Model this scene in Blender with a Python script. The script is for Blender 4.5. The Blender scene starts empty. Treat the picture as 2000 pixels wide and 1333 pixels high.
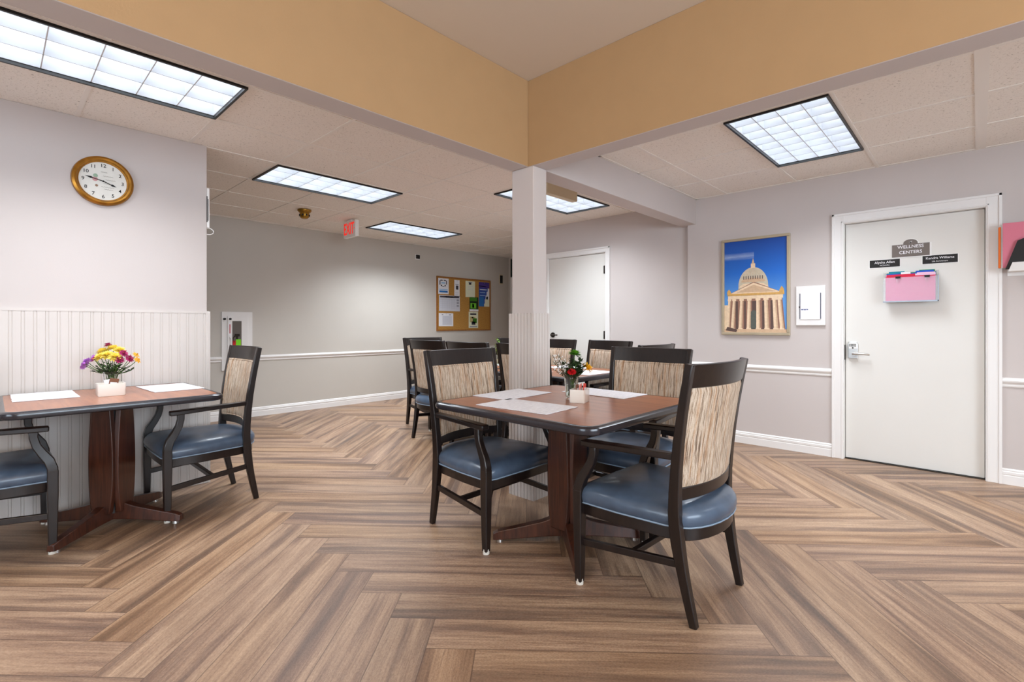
import bpy, bmesh, math, random
from mathutils import Vector, Matrix
random.seed(7)
PI = math.pi
S = bpy.context.scene
C = S.collection

# ------------------------------------------------------------------ camera, world, exposure
cam_d = bpy.data.cameras.new('camera'); cam = bpy.data.objects.new('camera', cam_d); C.objects.link(cam)
cam.location = (0, 0, 1.145)
cam.rotation_euler = (PI/2, 0, math.radians(43.42-90))
cam_d.sensor_width = 36; cam_d.lens = 961.5/2000*36; cam_d.shift_y = -0.01525
cam_d.clip_start = 0.02; cam_d.clip_end = 60
S.camera = cam
w = bpy.data.worlds.new('world'); S.world = w; w.use_nodes = True
w.node_tree.nodes['Background'].inputs[0].default_value = (0.9, 0.93, 1, 1)
w.node_tree.nodes['Background'].inputs[1].default_value = 0.05
S.view_settings.view_transform = 'Standard'; S.view_settings.look = 'None'
S.view_settings.gamma = 1; S.view_settings.use_curve_mapping = False
S.view_settings.exposure = 0.38
S.cycles.use_denoising = True
S.cycles.max_bounces = 10; S.cycles.diffuse_bounces = 6; S.cycles.glossy_bounces = 4
S.cycles.transmission_bounces = 6; S.cycles.sample_clamp_indirect = 6
TROFFER = 2.6      # glow of the lamp panel as seen past the louvres
DOWN = 23.5         # watts that each parabolic louvre sends down
WARM = 13.0         # watts of the warm ceiling lamps in the raised well

# ------------------------------------------------------------------ materials
def lin(c):
    return tuple(((x/255)/12.92 if x/255 <= .04045 else ((x/255+.055)/1.055)**2.4) for x in c)
class NT:
    def __init__(s, m): s.t = m.node_tree; s.n = s.t.nodes; s.l = s.t.links
    def new(s, ty, **k):
        n = s.n.new(ty)
        for a, b in k.items(): setattr(n, a, b)
        return n
    def math(s, op, a, b=None, c=None):
        n = s.n.new('ShaderNodeMath'); n.operation = op
        for i, v in enumerate((a, b, c)):
            if v is None: continue
            if isinstance(v, (int, float)): n.inputs[i].default_value = v
            else: s.l.new(v, n.inputs[i])
        return n.outputs[0]
    def mix(s, f, a, b, bt='MIX'):
        n = s.n.new('ShaderNodeMix'); n.data_type = 'RGBA'; n.blend_type = bt
        if isinstance(f, (int, float)): n.inputs[0].default_value = f
        else: s.l.new(f, n.inputs[0])
        for i, v in ((6, a), (7, b)):
            if isinstance(v, tuple): n.inputs[i].default_value = (*v[:3], 1)
            else: s.l.new(v, n.inputs[i])
        return n.outputs[2]
    def ramp(s, f, stops):
        n = s.n.new('ShaderNodeValToRGB'); e = n.color_ramp.elements
        while len(e) < len(stops): e.new(.5)
        for el, (p, c) in zip(e, stops): el.position = p; el.color = (*c[:3], 1)
        s.l.new(f, n.inputs[0]); return n.outputs[0]
    def noise(s, vec, scale, detail=3, rough=.5, dist=0):
        n = s.n.new('ShaderNodeTexNoise'); n.inputs['Scale'].default_value = scale
        n.inputs['Detail'].default_value = detail; n.inputs['Roughness'].default_value = rough
        n.inputs['Distortion'].default_value = dist
        s.l.new(vec, n.inputs['Vector']); return n.outputs[0]
    def mapv(s, vec, sc=(1,1,1), loc=(0,0,0), rot=(0,0,0)):
        n = s.n.new('ShaderNodeMapping'); s.l.new(vec, n.inputs[0])
        n.inputs[1].default_value = loc; n.inputs[2].default_value = rot; n.inputs[3].default_value = sc
        return n.outputs[0]
    def bump(s, h, strength, dist=.002):
        n = s.n.new('ShaderNodeBump'); n.inputs['Strength'].default_value = strength
        n.inputs['Distance'].default_value = dist; s.l.new(h, n.inputs['Height']); return n.outputs[0]
def mat(name, col, rough=.5, metal=0, bump=0, bscale=200, var=.0, vscale=8, coat=0, spec=.5, trans=0, emit=0, ior=1.45, alpha=1):
    m = bpy.data.materials.new(name); m.use_nodes = True; N = NT(m); b = N.n['Principled BSDF']
    c = lin(col); co = N.new('ShaderNodeTexCoord').outputs['Object']
    if var:
        f = N.noise(co, vscale, 4); lo = tuple(x*(1-var) for x in c); hi = tuple(min(1, x*(1+var)) for x in c)
        N.l.new(N.ramp(f, [(.3, lo), (.7, hi)]), b.inputs['Base Color'])
    else: b.inputs['Base Color'].default_value = (*c, 1)
    b.inputs['Roughness'].default_value = rough; b.inputs['Metallic'].default_value = metal
    b.inputs['Specular IOR Level'].default_value = spec; b.inputs['Coat Weight'].default_value = coat
    b.inputs['Coat Roughness'].default_value = .15; b.inputs['Transmission Weight'].default_value = trans
    b.inputs['IOR'].default_value = ior; b.inputs['Alpha'].default_value = alpha
    if emit: b.inputs['Emission Color'].default_value = (*c, 1); b.inputs['Emission Strength'].default_value = emit
    if bump: N.l.new(N.bump(N.noise(co, bscale, 3), bump), b.inputs['Normal'])
    return m
M = {}
M['wall'] = mat('wall_paint', (198, 189, 185), .72, bump=.12, bscale=160, var=.02, vscale=2)
M['wall_far'] = mat('wall_paint_far', (196, 190, 181), .6, bump=.1, bscale=160, var=.02, vscale=2)
M['beam'] = mat('beam_warm_tint', (170, 137, 98), .7, bump=.15, bscale=140, var=.02)  # tan base colour holds the warm lamp glow on the well sides
M['bead'] = mat('beadboard_paint', (204, 196, 190), .5, var=.015)
M['trim'] = mat('trim_paint', (232, 229, 226), .35)
M['door'] = mat('door_paint', (222, 219, 213), .4, var=.01, vscale=3)
M['well'] = mat('well_ceiling_paint', (212, 198, 180), .8, bump=.2, bscale=120)
M['tbar'] = mat('tbar_metal', (236, 231, 224), .5)
M['black'] = mat('black_metal', (14, 13, 13), .35)
M['steel'] = mat('brushed_steel', (200, 198, 195), .28, 1, var=.05, vscale=40)
M['dsteel'] = mat('dark_bronze_metal', (60, 55, 50), .35, 1)
M['white'] = mat('white_plastic', (235, 233, 230), .35)
M['beige'] = mat('beige_plastic', (205, 190, 160), .5)
M['paper'] = mat('paper_white', (236, 234, 236), .8)
M['ceramic'] = mat('white_ceramic', (236, 232, 224), .2, coat=.5)
M['gold'] = mat('aged_gold', (170, 118, 45), .32, .8, var=.25, vscale=25, bump=.1)
M['brass'] = mat('brass', (165, 125, 50), .35, .8, var=.1)
M['dial'] = mat('dial_paper', (226, 224, 216), .6, var=.04, vscale=12)
M['ink'] = mat('ink_black', (25, 22, 22), .6)
M['gink'] = mat('ink_grey', (150, 146, 140), .6)
M['glass'] = mat('clear_glass', (250, 252, 250), .02, trans=1, ior=1.45)
M['water'] = mat('water', (225, 235, 225), .0, trans=1, ior=1.33)
M['stem'] = mat('green_stem', (70, 110, 40), .6, var=.3, vscale=40)
M['leaf'] = mat('dark_green_leaf', (45, 66, 34), .6, var=.35, vscale=40)
M['lime'] = mat('lime_leaf', (120, 160, 40), .6, var=.3, vscale=40)
M['cork'] = mat('cork', (176, 128, 60), .9, bump=.5, bscale=300, var=.25, vscale=90)
M['oak'] = mat('oak_frame', (150, 95, 40), .5, var=.2, vscale=30)
M['champ'] = mat('champagne_frame', (186, 172, 146), .35, .4, var=.06)
M['acryl'] = mat('clear_acrylic', (245, 245, 248), .05, alpha=.14)
M['clapb'] = mat('grey_sign', (112, 102, 96), .5)
M['piping'] = mat('blue_piping', (130, 150, 170), .35)
M['glide'] = mat('white_glide', (205, 200, 190), .5)
def col(name, c, r=.6):
    k = name
    if k not in M: M[k] = mat(name, c, r)
    return M[k]

def wood_mat(name, c0, c1, rough, axis, coat=.3, sc=1.0):
    m = bpy.data.materials.new(name); m.use_nodes = True; N = NT(m); b = N.n['Principled BSDF']
    co = N.new('ShaderNodeTexCoord').outputs['Object']
    s = [60*sc]*3; s[axis] = 4*sc
    f = N.noise(N.mapv(co, tuple(s)), 1, 5, .6, .6)
    N.l.new(N.ramp(f, [(.3, lin(c0)), (.72, lin(c1))]), b.inputs['Base Color'])
    b.inputs['Roughness'].default_value = rough; b.inputs['Coat Weight'].default_value = coat; b.inputs['Coat Roughness'].default_value = .2
    N.l.new(N.bump(f, .08), b.inputs['Normal'])
    return m
M['espresso'] = wood_mat('espresso_wood', (18, 12, 11), (34, 24, 21), .3, 2, .08)
M['mahogany'] = wood_mat('mahogany_wood', (46, 22, 14), (84, 44, 28), .35, 2)
M['top'] = wood_mat('mahogany_laminate', (132, 74, 46), (168, 104, 68), .28, 1, .25, .6)
M['edge'] = mat('black_table_edge', (38, 36, 42), .25, coat=.3)

def vinyl():
    m = bpy.data.materials.new('slate_blue_vinyl'); m.use_nodes = True; N = NT(m); b = N.n['Principled BSDF']
    co = N.new('ShaderNodeTexCoord').outputs['Object']
    N.l.new(N.ramp(N.noise(co, 9, 3), [(.35, lin((60, 73, 90))), (.7, lin((76, 93, 114)))]), b.inputs['Base Color'])
    b.inputs['Roughness'].default_value = .34; b.inputs['Coat Weight'].default_value = .15
    N.l.new(N.bump(N.noise(co, 350, 2), .12, .001), b.inputs['Normal'])
    return m
M['vinyl'] = vinyl()

def fabric():
    m = bpy.data.materials.new('woven_stripe_fabric'); m.use_nodes = True; N = NT(m); b = N.n['Principled BSDF']
    co = N.new('ShaderNodeTexCoord').outputs['Object']
    f = N.noise(N.mapv(co, (190, 1, 7)), 1, 3, .75, .35)
    base = N.ramp(f, [(.32, lin((70, 54, 44))), (.42, lin((140, 116, 96))), (.5, lin((190, 172, 152))), (.57, lin((206, 192, 176))), (.64, lin((170, 138, 106))), (.74, lin((126, 122, 122)))])
    g = N.noise(N.mapv(co, (60, 1, 3), (3, 0, 0)), 1, 2, .5)
    acc = N.ramp(g, [(.56, (0, 0, 0)), (.62, (1, 1, 1))])
    c = N.mix(N.math('MULTIPLY', acc, .35), base, lin((180, 128, 80)))
    h = N.noise(N.mapv(co, (420, 1, 420)), 1, 2, .6)
    c = N.mix(.28, c, N.ramp(h, [(.35, (0.12, .1, .08)), (.65, (1, .98, .92))]), 'SOFT_LIGHT')
    N.l.new(c, b.inputs['Base Color']); b.inputs['Roughness'].default_value = .85
    N.l.new(N.bump(h, .35, .0015), b.inputs['Normal'])
    return m
M['fabric'] = fabric()

def floor_mat():
    m = bpy.data.materials.new('herringbone_vinyl_plank'); m.use_nodes = True; N = NT(m); b = N.n['Principled BSDF']
    co = N.new('ShaderNodeTexCoord').outputs['Object']
    sep = N.new('ShaderNodeSeparateXYZ'); N.l.new(co, sep.inputs[0]); X, Y = sep.outputs[0], sep.outputs[1]
    th = math.radians(41.62); W = .1765; n = 7
    p = N.math('ADD', N.math('MULTIPLY', X, math.cos(th)), N.math('MULTIPLY', Y, math.sin(th)))
    q = N.math('SUBTRACT', N.math('MULTIPLY', X, math.sin(th)), N.math('MULTIPLY', Y, math.cos(th)))
    qi = N.math('DIVIDE', N.math('ADD', q, .713 + 70*W), W); pj = N.math('DIVIDE', N.math('ADD', p, -1.911 + 70*W), W)
    i = N.math('FLOOR', qi); j = N.math('FLOOR', pj); fi = N.math('FRACT', qi); fj = N.math('FRACT', pj)
    k = N.math('MODULO', N.math('ADD', N.math('ADD', i, j), 14*20-141), 14)     # i+j-1 with both offsets of 70 removed
    hz = N.math('LESS_THAN', k, 6.5)
    def sel(a, b_): # hz ? a : b
        return N.math('ADD', N.math('MULTIPLY', a, hz), N.math('MULTIPLY', b_, N.math('SUBTRACT', 1, hz)))
    ida = sel(N.math('SUBTRACT', i, k), i)
    idb = sel(j, N.math('SUBTRACT', N.math('ADD', j, 13), k))
    along = sel(N.math('ADD', k, fi), N.math('ADD', N.math('SUBTRACT', 13, k), N.math('SUBTRACT', 1, fj)))  # 0..7
    across = sel(fj, fi)
    cv = N.new('ShaderNodeCombineXYZ'); N.l.new(ida, cv.inputs[0]); N.l.new(idb, cv.inputs[1]); N.l.new(hz, cv.inputs[2])
    wn = N.new('ShaderNodeTexWhiteNoise'); wn.noise_dimensions = '3D'; N.l.new(cv.outputs[0], wn.inputs['Vector'])
    rnd = wn.outputs['Value']
    g = N.new('ShaderNodeCombineXYZ')
    N.l.new(N.math('MULTIPLY', along, W), g.inputs[0]); N.l.new(N.math('MULTIPLY', across, W), g.inputs[1])
    N.l.new(N.math('MULTIPLY', rnd, 37.0), g.inputs[2])
    gv = g.outputs[0]
    band = N.noise(N.mapv(gv, (.7, 11, 1)), 1, 4, .6, .35)       # broad streaks
    fine = N.noise(N.mapv(gv, (5, 110, 1)), 1, 5, .65, .5)       # grain
    cross = N.noise(N.mapv(gv, (120, 260, 1)), 1, 2, .6)         # flecks
    base = N.ramp(band, [(.34, lin((54, 40, 34))), (.43, lin((100, 76, 60))), (.51, lin((142, 114, 90))), (.64, lin((172, 143, 115)))])
    tint = N.ramp(rnd, [(0, lin((190, 162, 138))), (.3, lin((172, 142, 124))), (.55, lin((170, 134, 98))), (.8, lin((160, 140, 124))), (1, lin((176, 132, 88)))])
    c = N.mix(.25, base, tint)
    c = N.mix(N.ramp(fine, [(.36, (.45, .45, .45)), (.55, (0, 0, 0))]), c, lin((104, 76, 60)))
    c = N.mix(.22, c, N.ramp(cross, [(.35, (.15, .12, .1)), (.65, (1, 1, 1))]), 'SOFT_LIGHT')
    e1 = N.math('MINIMUM', across, N.math('SUBTRACT', 1, across))
    e2 = N.math('MINIMUM', along, N.math('SUBTRACT', 7, along))
    ed = N.math('MINIMUM', e1, e2)
    seam = N.math('LESS_THAN', ed, .011)
    c = N.mix(N.math('MULTIPLY', seam, .55), c, lin((70, 50, 40)))
    N.l.new(c, b.inputs['Base Color'])
    r = N.math('ADD', N.math('MULTIPLY', fine, .16), .34)
    N.l.new(r, b.inputs['Roughness']); b.inputs['Specular IOR Level'].default_value = .45
    hgt = N.math('SUBTRACT', N.math('MULTIPLY', fine, .6), seam)
    N.l.new(N.bump(hgt, .25, .001), b.inputs['Normal'])
    return m
M['floor'] = floor_mat()

def tile_mat():
    m = bpy.data.materials.new('fissured_ceiling_tile'); m.use_nodes = True; N = NT(m); b = N.n['Principled BSDF']
    co = N.new('ShaderNodeTexCoord').outputs['Object']
    f = N.noise(N.mapv(co, (90, 90, 90)), 1, 3, .7, 1.0)
    N.l.new(N.ramp(f, [(.30, lin((178, 170, 160))), (.42, lin((240, 234, 226))), (1, lin((244, 239, 232)))]), b.inputs['Base Color'])
    b.inputs['Roughness'].default_value = .9
    N.l.new(N.bump(f, .35, .003), b.inputs['Normal'])
    return m
M['tile'] = tile_mat()
def lamp_mat(name, strength, c=(.86, .93, 1)):
    m = bpy.data.materials.new(name); m.use_nodes = True; N = NT(m)
    N.n.remove(N.n['Principled BSDF']); e = N.new('ShaderNodeEmission')
    e.inputs[0].default_value = (*c, 1); e.inputs[1].default_value = strength
    N.l.new(e.outputs[0], N.n['Material Output'].inputs[0]); return m
M['lamp'] = lamp_mat('fluorescent_panel', TROFFER)
M['louver'] = mat('louver_white', (222, 226, 232), .4)
M['housing'] = mat('housing_white', (225, 228, 235), .4)
M['exitred'] = mat('exit_red', (235, 45, 30), .5, emit=.55)

# ------------------------------------------------------------------ mesh builder
class MB:
    def __init__(s): s.v = []; s.f = []; s.m = []
    def add(s, vs, fs, mi=0):
        o = len(s.v); s.v += [tuple(v) for v in vs]; s.f += [tuple(i+o for i in f) for f in fs]; s.m += [mi]*len(fs); return s
    def box(s, x0, x1, y0, y1, z0, z1, mi=0):
        x0, x1 = sorted((x0, x1)); y0, y1 = sorted((y0, y1)); z0, z1 = sorted((z0, z1))
        v = [(x0,y0,z0),(x1,y0,z0),(x1,y1,z0),(x0,y1,z0),(x0,y0,z1),(x1,y0,z1),(x1,y1,z1),(x0,y1,z1)]
        return s.add(v, [(0,3,2,1),(4,5,6,7),(0,1,5,4),(1,2,6,5),(2,3,7,6),(3,0,4,7)], mi)
    def quad(s, *p, mi=0): return s.add(p, [tuple(range(len(p)))], mi)
    def rings(s, R, cap=True, mi=0, closed=True):
        n = len(R[0]); o = len(s.v)
        for r in R: s.v += [tuple(p) for p in r]
        for a in range(len(R)-1):
            for b in range(n if closed else n-1):
                c = (b+1) % n
                s.f.append((o+a*n+b, o+a*n+c, o+(a+1)*n+c, o+(a+1)*n+b)); s.m.append(mi)
        if cap:
            s.f.append(tuple(o+b for b in reversed(range(n)))); s.m.append(mi)
            s.f.append(tuple(o+(len(R)-1)*n+b for b in range(n))); s.m.append(mi)
        return s
    def cyl(s, c, r0, r1, h, n=24, axis='z', mi=0):
        R = []
        for r, t in ((r0, 0), (r1, h)):
            ring = []
            for k in range(n):
                a = 2*PI*k/n; u, w_ = r*math.cos(a), r*math.sin(a)
                ring.append({'z': (c[0]+u, c[1]+w_, c[2]+t), 'y': (c[0]+w_, c[1]+t, c[2]+u), 'x': (c[0]+t, c[1]+u, c[2]+w_)}[axis])
            R.append(ring)
        return s.rings(R, mi=mi)
    def lathe(s, prof, c=(0,0,0), n=32, axis='z', mi=0, cap=True):
        R = []
        for r, t in prof:
            ring = []
            for k in range(n):
                a = 2*PI*k/n; u, w_ = r*math.cos(a), r*math.sin(a)
                ring.append({'z': (c[0]+u, c[1]+w_, c[2]+t), 'y': (c[0]+w_, c[1]+t, c[2]+u)}[axis])
            R.append(ring)
        return s.rings(R, cap=cap, mi=mi)
    def prism(s, poly, t0, t1, plane='xy', mi=0):   # poly CCW seen from +third axis (xy) / from -y (xz)
        f = (lambda a, b, t: (a, b, t)) if plane == 'xy' else ((lambda a, b, t: (a, t, b)) if plane == 'xz' else (lambda a, b, t: (t, a, b)))
        return s.rings([[f(a, b, t0) for a, b in poly], [f(a, b, t1) for a, b in poly]], mi=mi)
    def tube(s, P, r, n=8, mi=0, cap=True):
        P = [Vector(p) for p in P]; R = []; up = Vector((0, 0, 1))
        for k, p in enumerate(P):
            t = (P[min(k+1, len(P)-1)]-P[max(k-1, 0)]).normalized()
            a = t.cross(up)
            if a.length < .05: a = t.cross(Vector((1, 0, 0)))
            a.normalize(); b = t.cross(a)
            rr = r[k] if isinstance(r, (list, tuple)) else r
            R.append([p+a*rr*math.cos(2*PI*j/n)+b*rr*math.sin(2*PI*j/n) for j in range(n)])
        return s.rings(R, cap=cap, mi=mi)
    def sweep(s, P, side, w_, d_, mi=0):   # rectangular section: w along side, d along normal
        P = [Vector(p) for p in P]; side = Vector(side).normalized(); R = []
        for k, p in enumerate(P):
            t = (P[min(k+1, len(P)-1)]-P[max(k-1, 0)]).normalized(); nn = t.cross(side).normalized()
            a = side*((w_[k] if isinstance(w_, (list, tuple)) else w_)/2); b = nn*((d_[k] if isinstance(d_, (list, tuple)) else d_)/2)
            R.append([p-a-b, p+a-b, p+a+b, p-a+b])
        return s.rings(R, mi=mi)
def obj(name, mb, m, parent=None, smooth=False, bevel=0, loc=None, rotz=0, seg=2, sub=0):
    me = bpy.data.meshes.new(name); me.from_pydata(mb.v, [], mb.f)
    ms = m if isinstance(m, (list, tuple)) else [m]
    for k in ms: me.materials.append(M[k] if isinstance(k, str) else k)
    for p, mi in zip(me.polygons, mb.m): p.material_index = mi
    bm = bmesh.new(); bm.from_mesh(me); bmesh.ops.recalc_face_normals(bm, faces=bm.faces); bm.to_mesh(me); bm.free()
    if smooth:
        for p in me.polygons: p.use_smooth = True
        if smooth != 'all':
            try: me.set_sharp_from_angle(angle=math.radians(40))
            except Exception: pass
    me.update()
    o = bpy.data.objects.new(name, me); C.objects.link(o)
    if parent: o.parent = parent
    if loc: o.location = loc
    o.rotation_euler.z = rotz
    if bevel:
        b = o.modifiers.new('bevel', 'BEVEL'); b.width = bevel; b.segments = seg; b.limit_method = 'ANGLE'; b.angle_limit = math.radians(35)
    if sub:
        b = o.modifiers.new('sub', 'SUBSURF'); b.levels = b.render_levels = sub
    return o
def tag(o, label, cat, group=None):
    o['label'] = label; o['category'] = cat
    if group: o['group'] = group
    return o
def thing(name, label, cat, loc=(0,0,0), rotz=0, group=None):
    o = bpy.data.objects.new(name, None); C.objects.link(o); o.location = loc; o.rotation_euler.z = rotz
    o.empty_display_size = .1
    return tag(o, label, cat, group)
def struct(name, mb, m, **k):
    o = obj(name, mb, m, **k)
    if not k.get('parent'): o['kind'] = 'structure'
    return o
kids = {}
def dup(root, loc, rotz, label, group=None):
    r = root.copy(); C.objects.link(r); r.location = loc; r.rotation_euler = (0, 0, rotz); r['label'] = label
    if group: r['group'] = group
    for ch in list(root.children):
        c = ch.copy(); C.objects.link(c); c.parent = r
        for g in list(ch.children):
            d = g.copy(); C.objects.link(d); d.parent = c
    return r
def text(s, size, loc, m, parent, name='lettering', bold=0, sx=1, depth=.0006, shear=0, align='CENTER'):
    """flat lettering standing in the local XZ plane, readable from -y"""
    cu = bpy.data.curves.new('t', 'FONT'); cu.body = s; cu.size = size; cu.align_x = align; cu.align_y = 'CENTER'
    cu.offset = bold; cu.extrude = depth/2; cu.shear = shear; cu.resolution_u = 3
    t = bpy.data.objects.new('t', cu); C.objects.link(t)
    bpy.context.view_layer.update()
    me = bpy.data.meshes.new_from_object(t.evaluated_get(bpy.context.evaluated_depsgraph_get()))
    bpy.data.objects.remove(t); bpy.data.curves.remove(cu)
    me.transform(Matrix.Translation(Vector(loc)) @ Matrix.Rotation(PI/2, 4, 'X') @ Matrix.Diagonal((sx, 1, 1, 1)))
    me.materials.clear(); me.materials.append(M[m]); me.name = name
    if name is None: return me
    o = bpy.data.objects.new(name, me); C.objects.link(o); o.parent = parent
    return o

# ------------------------------------------------------------------ room shell
CZ = 2.455; WZ = 2.765; BZ = 2.195
XL, YR, XR, XF, YB, XE = -3.4, -3.4, 5.03, 5.09, 6.6, 6.88
struct('floor', MB().box(XL-.1, XE+.1, YR-.1, YB+.1, -.1, 0), 'floor')
TR = dict(A=(-.233, .967, 2.905, 3.484), B=(1.595, 2.787, 4.122, 4.702), Cc=(3.42, 4.612, 2.905, 3.484), D=(3.42, 4.612, 5.34, 5.92),
          E=(3.237, 4.43, .612, 1.19), F=(3.237, 4.43, -1.80, -1.22), G=(-2.67, -1.47, 2.905, 3.484))
def ceil_patch(name, x0, x1, y0, y1, gx, gy, lights, barname):
    xs = sorted({x0, x1, *[v for l in lights for v in TR[l][:2]]}); ys = sorted({y0, y1, *[v for l in lights for v in TR[l][2:]]})
    mb = MB()
    for a, b in zip(xs, xs[1:]):
        for c, d in zip(ys, ys[1:]):
            cx, cy = (a+b)/2, (c+d)/2
            if any(TR[l][0] < cx < TR[l][1] and TR[l][2] < cy < TR[l][3] for l in lights): continue
            mb.box(a, b, c, d, CZ, CZ+.02)
    struct(name, mb, 'tile')
    bars = MB()
    def cut(lo, hi, blocks):
        out = []; cur = lo
        for a, b in sorted(blocks):
            if a > cur: out.append((cur, a))
            cur = max(cur, b)
        if cur < hi: out.append((cur, hi))
        return out
    for gxv, hw in gx:
        for a, b in cut(y0, y1, [TR[l][2:] for l in lights if TR[l][0]-.005 < gxv < TR[l][1]+.005]): bars.box(gxv-hw, gxv+hw, a, b, CZ-.004, CZ+.001)
    for gyv, hw in gy:
        for a, b in cut(x0, x1, [TR[l][:2] for l in lights if TR[l][2]-.005 < gyv < TR[l][3]+.005]): bars.box(a, b, gyv-hw, gyv+hw, CZ-.0045, CZ+.001)
    for a, b, c, d in ((x0, x0+.02, y0, y1), (x1-.02, x1, y0, y1), (x0, x1, y0, y0+.02), (x0, x1, y1-.02, y1)): bars.box(a, b, c, d, CZ-.004, CZ+.001)
    struct(barname, bars, 'tbar')
xa = .974; ya = 2.891
ceil_patch('ceiling', XL, XE, 2.31, YB, [(xa+.608*k, .011) for k in range(-7, 10)], [(ya+.609*k, .011) for k in range(0, 7)], ['A', 'B', 'Cc', 'D', 'G'], 'trim_1')
ceil_patch('ceiling_right', 2.585, XR, YR, 2.13, [(2.62+.606*k, .011) for k in range(0, 4)], [(1.815, .011), (1.203, .011), (.6, .011), (-.015, .028), (-.61, .011), (-1.21, .011), (-1.81, .011), (-2.42, .011)], ['E', 'F'], 'trim_2')
struct('ceiling_well', MB().box(XL-.1, 2.6, YR-.1, 2.32, WZ, WZ+.05), 'well')
# beams that frame the raised well
bl = struct('beam_left', MB().box(XL, 2.44, 2.16, 2.31, BZ, WZ), ['wall', 'beam'], bevel=.006)
br = struct('beam_right', MB().box(2.44, 2.585, YR, 2.31, BZ, WZ), ['wall', 'beam'], bevel=.006)
for o_ in (bl, br):      # the sides towards the well carry the warm lamp light as tan colour
    for p in o_.data.polygons:
        if p.normal.y < -.9 or p.normal.x < -.9: p.material_index = 1
struct('beam_rear', MB().box(2.585, XF+.02, 2.13, 2.30, BZ, CZ+.03), 'wall', bevel=.005)
struct('wall_rear', MB().box(XL-.1, XE+.1, YR-.1, YR, 0, WZ), 'wall')
struct('wall_left_side', MB().box(XL-.1, XL, YR, YB, 0, WZ), 'wall')
# wall with the clock
struct('wall_left', MB().box(XL, 1.08, 4.09, 4.21, 0, CZ), 'wall', bevel=.004)
# wall with the board
struct('wall_back', MB().box(XL-.1, XE+.1, YB, YB+.1, 0, CZ+.05), 'wall_far')
# right wall with the doorway, the wall of the far door, the passage wall
d0, d1, dz = -.044, .837, 2.02
struct('wall_right', MB().box(XR, XR+.14, YR, d0, 0, CZ+.02).box(XR, XR+.14, d0, d1, dz, CZ+.02).box(XR, XR+.14, d1, 2.215, 0, CZ+.02), 'wall')
e0, e1, ez = 3.262, 4.145, 2.028
struct('wall_far_right', MB().box(XF, XF+.14, 2.215, e0, 0, CZ+.02).box(XF, XF+.14, e0, e1, ez, CZ+.02).box(XF, XF+.14, e1, 4.45, 0, CZ+.02).box(XF+.14, XE, 4.33, 4.45, 0, CZ+.02), 'wall')
struct('wall_end', MB().box(XE, XE+.12, 4.3, YB, 0, CZ+.05), 'wall_far')
# closets behind the doors so that no gap looks into nothing
struct('wall_closet', MB().box(XR+.5, XR+.54, -.3, 1.1, 0, 2.4).box(XR+.14, XR+.5, -.3, -.28, 0, 2.4).box(XR+.14, XR+.5, 1.08, 1.1, 0, 2.4), 'wall')

M['fill_glow_side'] = lamp_mat('fill_glow_side_pane', 8.0, (.74, .87, 1))  # bluish fill glow for the added side window
M['fill_glow'] = lamp_mat('fill_glow_pane', 13.0, (.74, .87, 1))
wn_ = struct('added_window_2', MB().box(-1.2, 2.2, YR, YR+.012, .95, 2.15), 'fill_glow')  # added window, unseen behind the camera, glows as neutral fill
struct('added_window_2_frame', MB().box(-1.28, 2.28, YR, YR+.04, .87, .95).box(-1.28, 2.28, YR, YR+.04, 2.15, 2.23).box(-1.28, -1.2, YR, YR+.04, .95, 2.15).box(2.2, 2.28, YR, YR+.04, .95, 2.15).box(.47, .53, YR, YR+.04, .95, 2.15), 'trim', parent=wn_)
struct('added_window_3', MB().box(XL, XL+.012, -.6, 1.9, .95, 2.15), 'fill_glow_side')  # added unseen side window, its pane brightens the left ceiling
struct('trim_30', MB().box(XL, XL+.04, -.68, 1.98, .87, .95).box(XL, XL+.04, -.68, 1.98, 2.15, 2.23).box(XL, XL+.04, -.68, -.6, .95, 2.15).box(XL, XL+.04, 1.9, 1.98, .95, 2.15), 'trim')  # frame of the added side window
def beadboard(x0, x1, z0, z1, depth, pitch, g=.003):
    """ribbed panel along local x, face towards -y, thickness depth"""
    pr = []; x = x0
    while x < x1-1e-6:
        for dx, dd in ((0, 0), (pitch*.62, 0), (pitch*.66, g), (pitch*.72, .0006), (pitch*.86, .0006), (pitch*.93, g), (pitch*.985, 0)):
            if x+dx < x1: pr.append((x+dx, dd))
        x += pitch
    pr.append((x1, 0))
    mb = MB()
    lo = [(a, -depth+b, z0) for a, b in pr]; hi = [(a, -depth+b, z1) for a, b in pr]
    n = len(pr); mb.v += lo+hi
    for k in range(n-1): mb.f.append((k, k+1, n+k+1, n+k)); mb.m.append(0)
    mb.quad((x0, 0, z0), (x0, -depth, z0), (x0, -depth, z1), (x0, 0, z1)); mb.quad((x1, -depth, z0), (x1, 0, z0), (x1, 0, z1), (x1, -depth, z1))
    mb.quad((x0, -depth+.004, z1), (x1, -depth+.004, z1), (x1, 0, z1), (x0, 0, z1))
    return mb
def nocalc(name, mb, m, **k):
    return struct(name, mb, m, **k)
b = beadboard(XL, 1.085, 0, 1.232, .014, .052)
b.box(XL, 1.087, -.016, 0, 1.232, 1.248)
o = struct('trim_3', b, 'bead'); o.location = (0, 4.09, 0)
# end trim of the panelling at the wall corner and corner board above
struct('trim_4', MB().box(1.08, 1.098, 4.072, 4.215, 0, 1.246), 'bead', bevel=.003)
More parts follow.
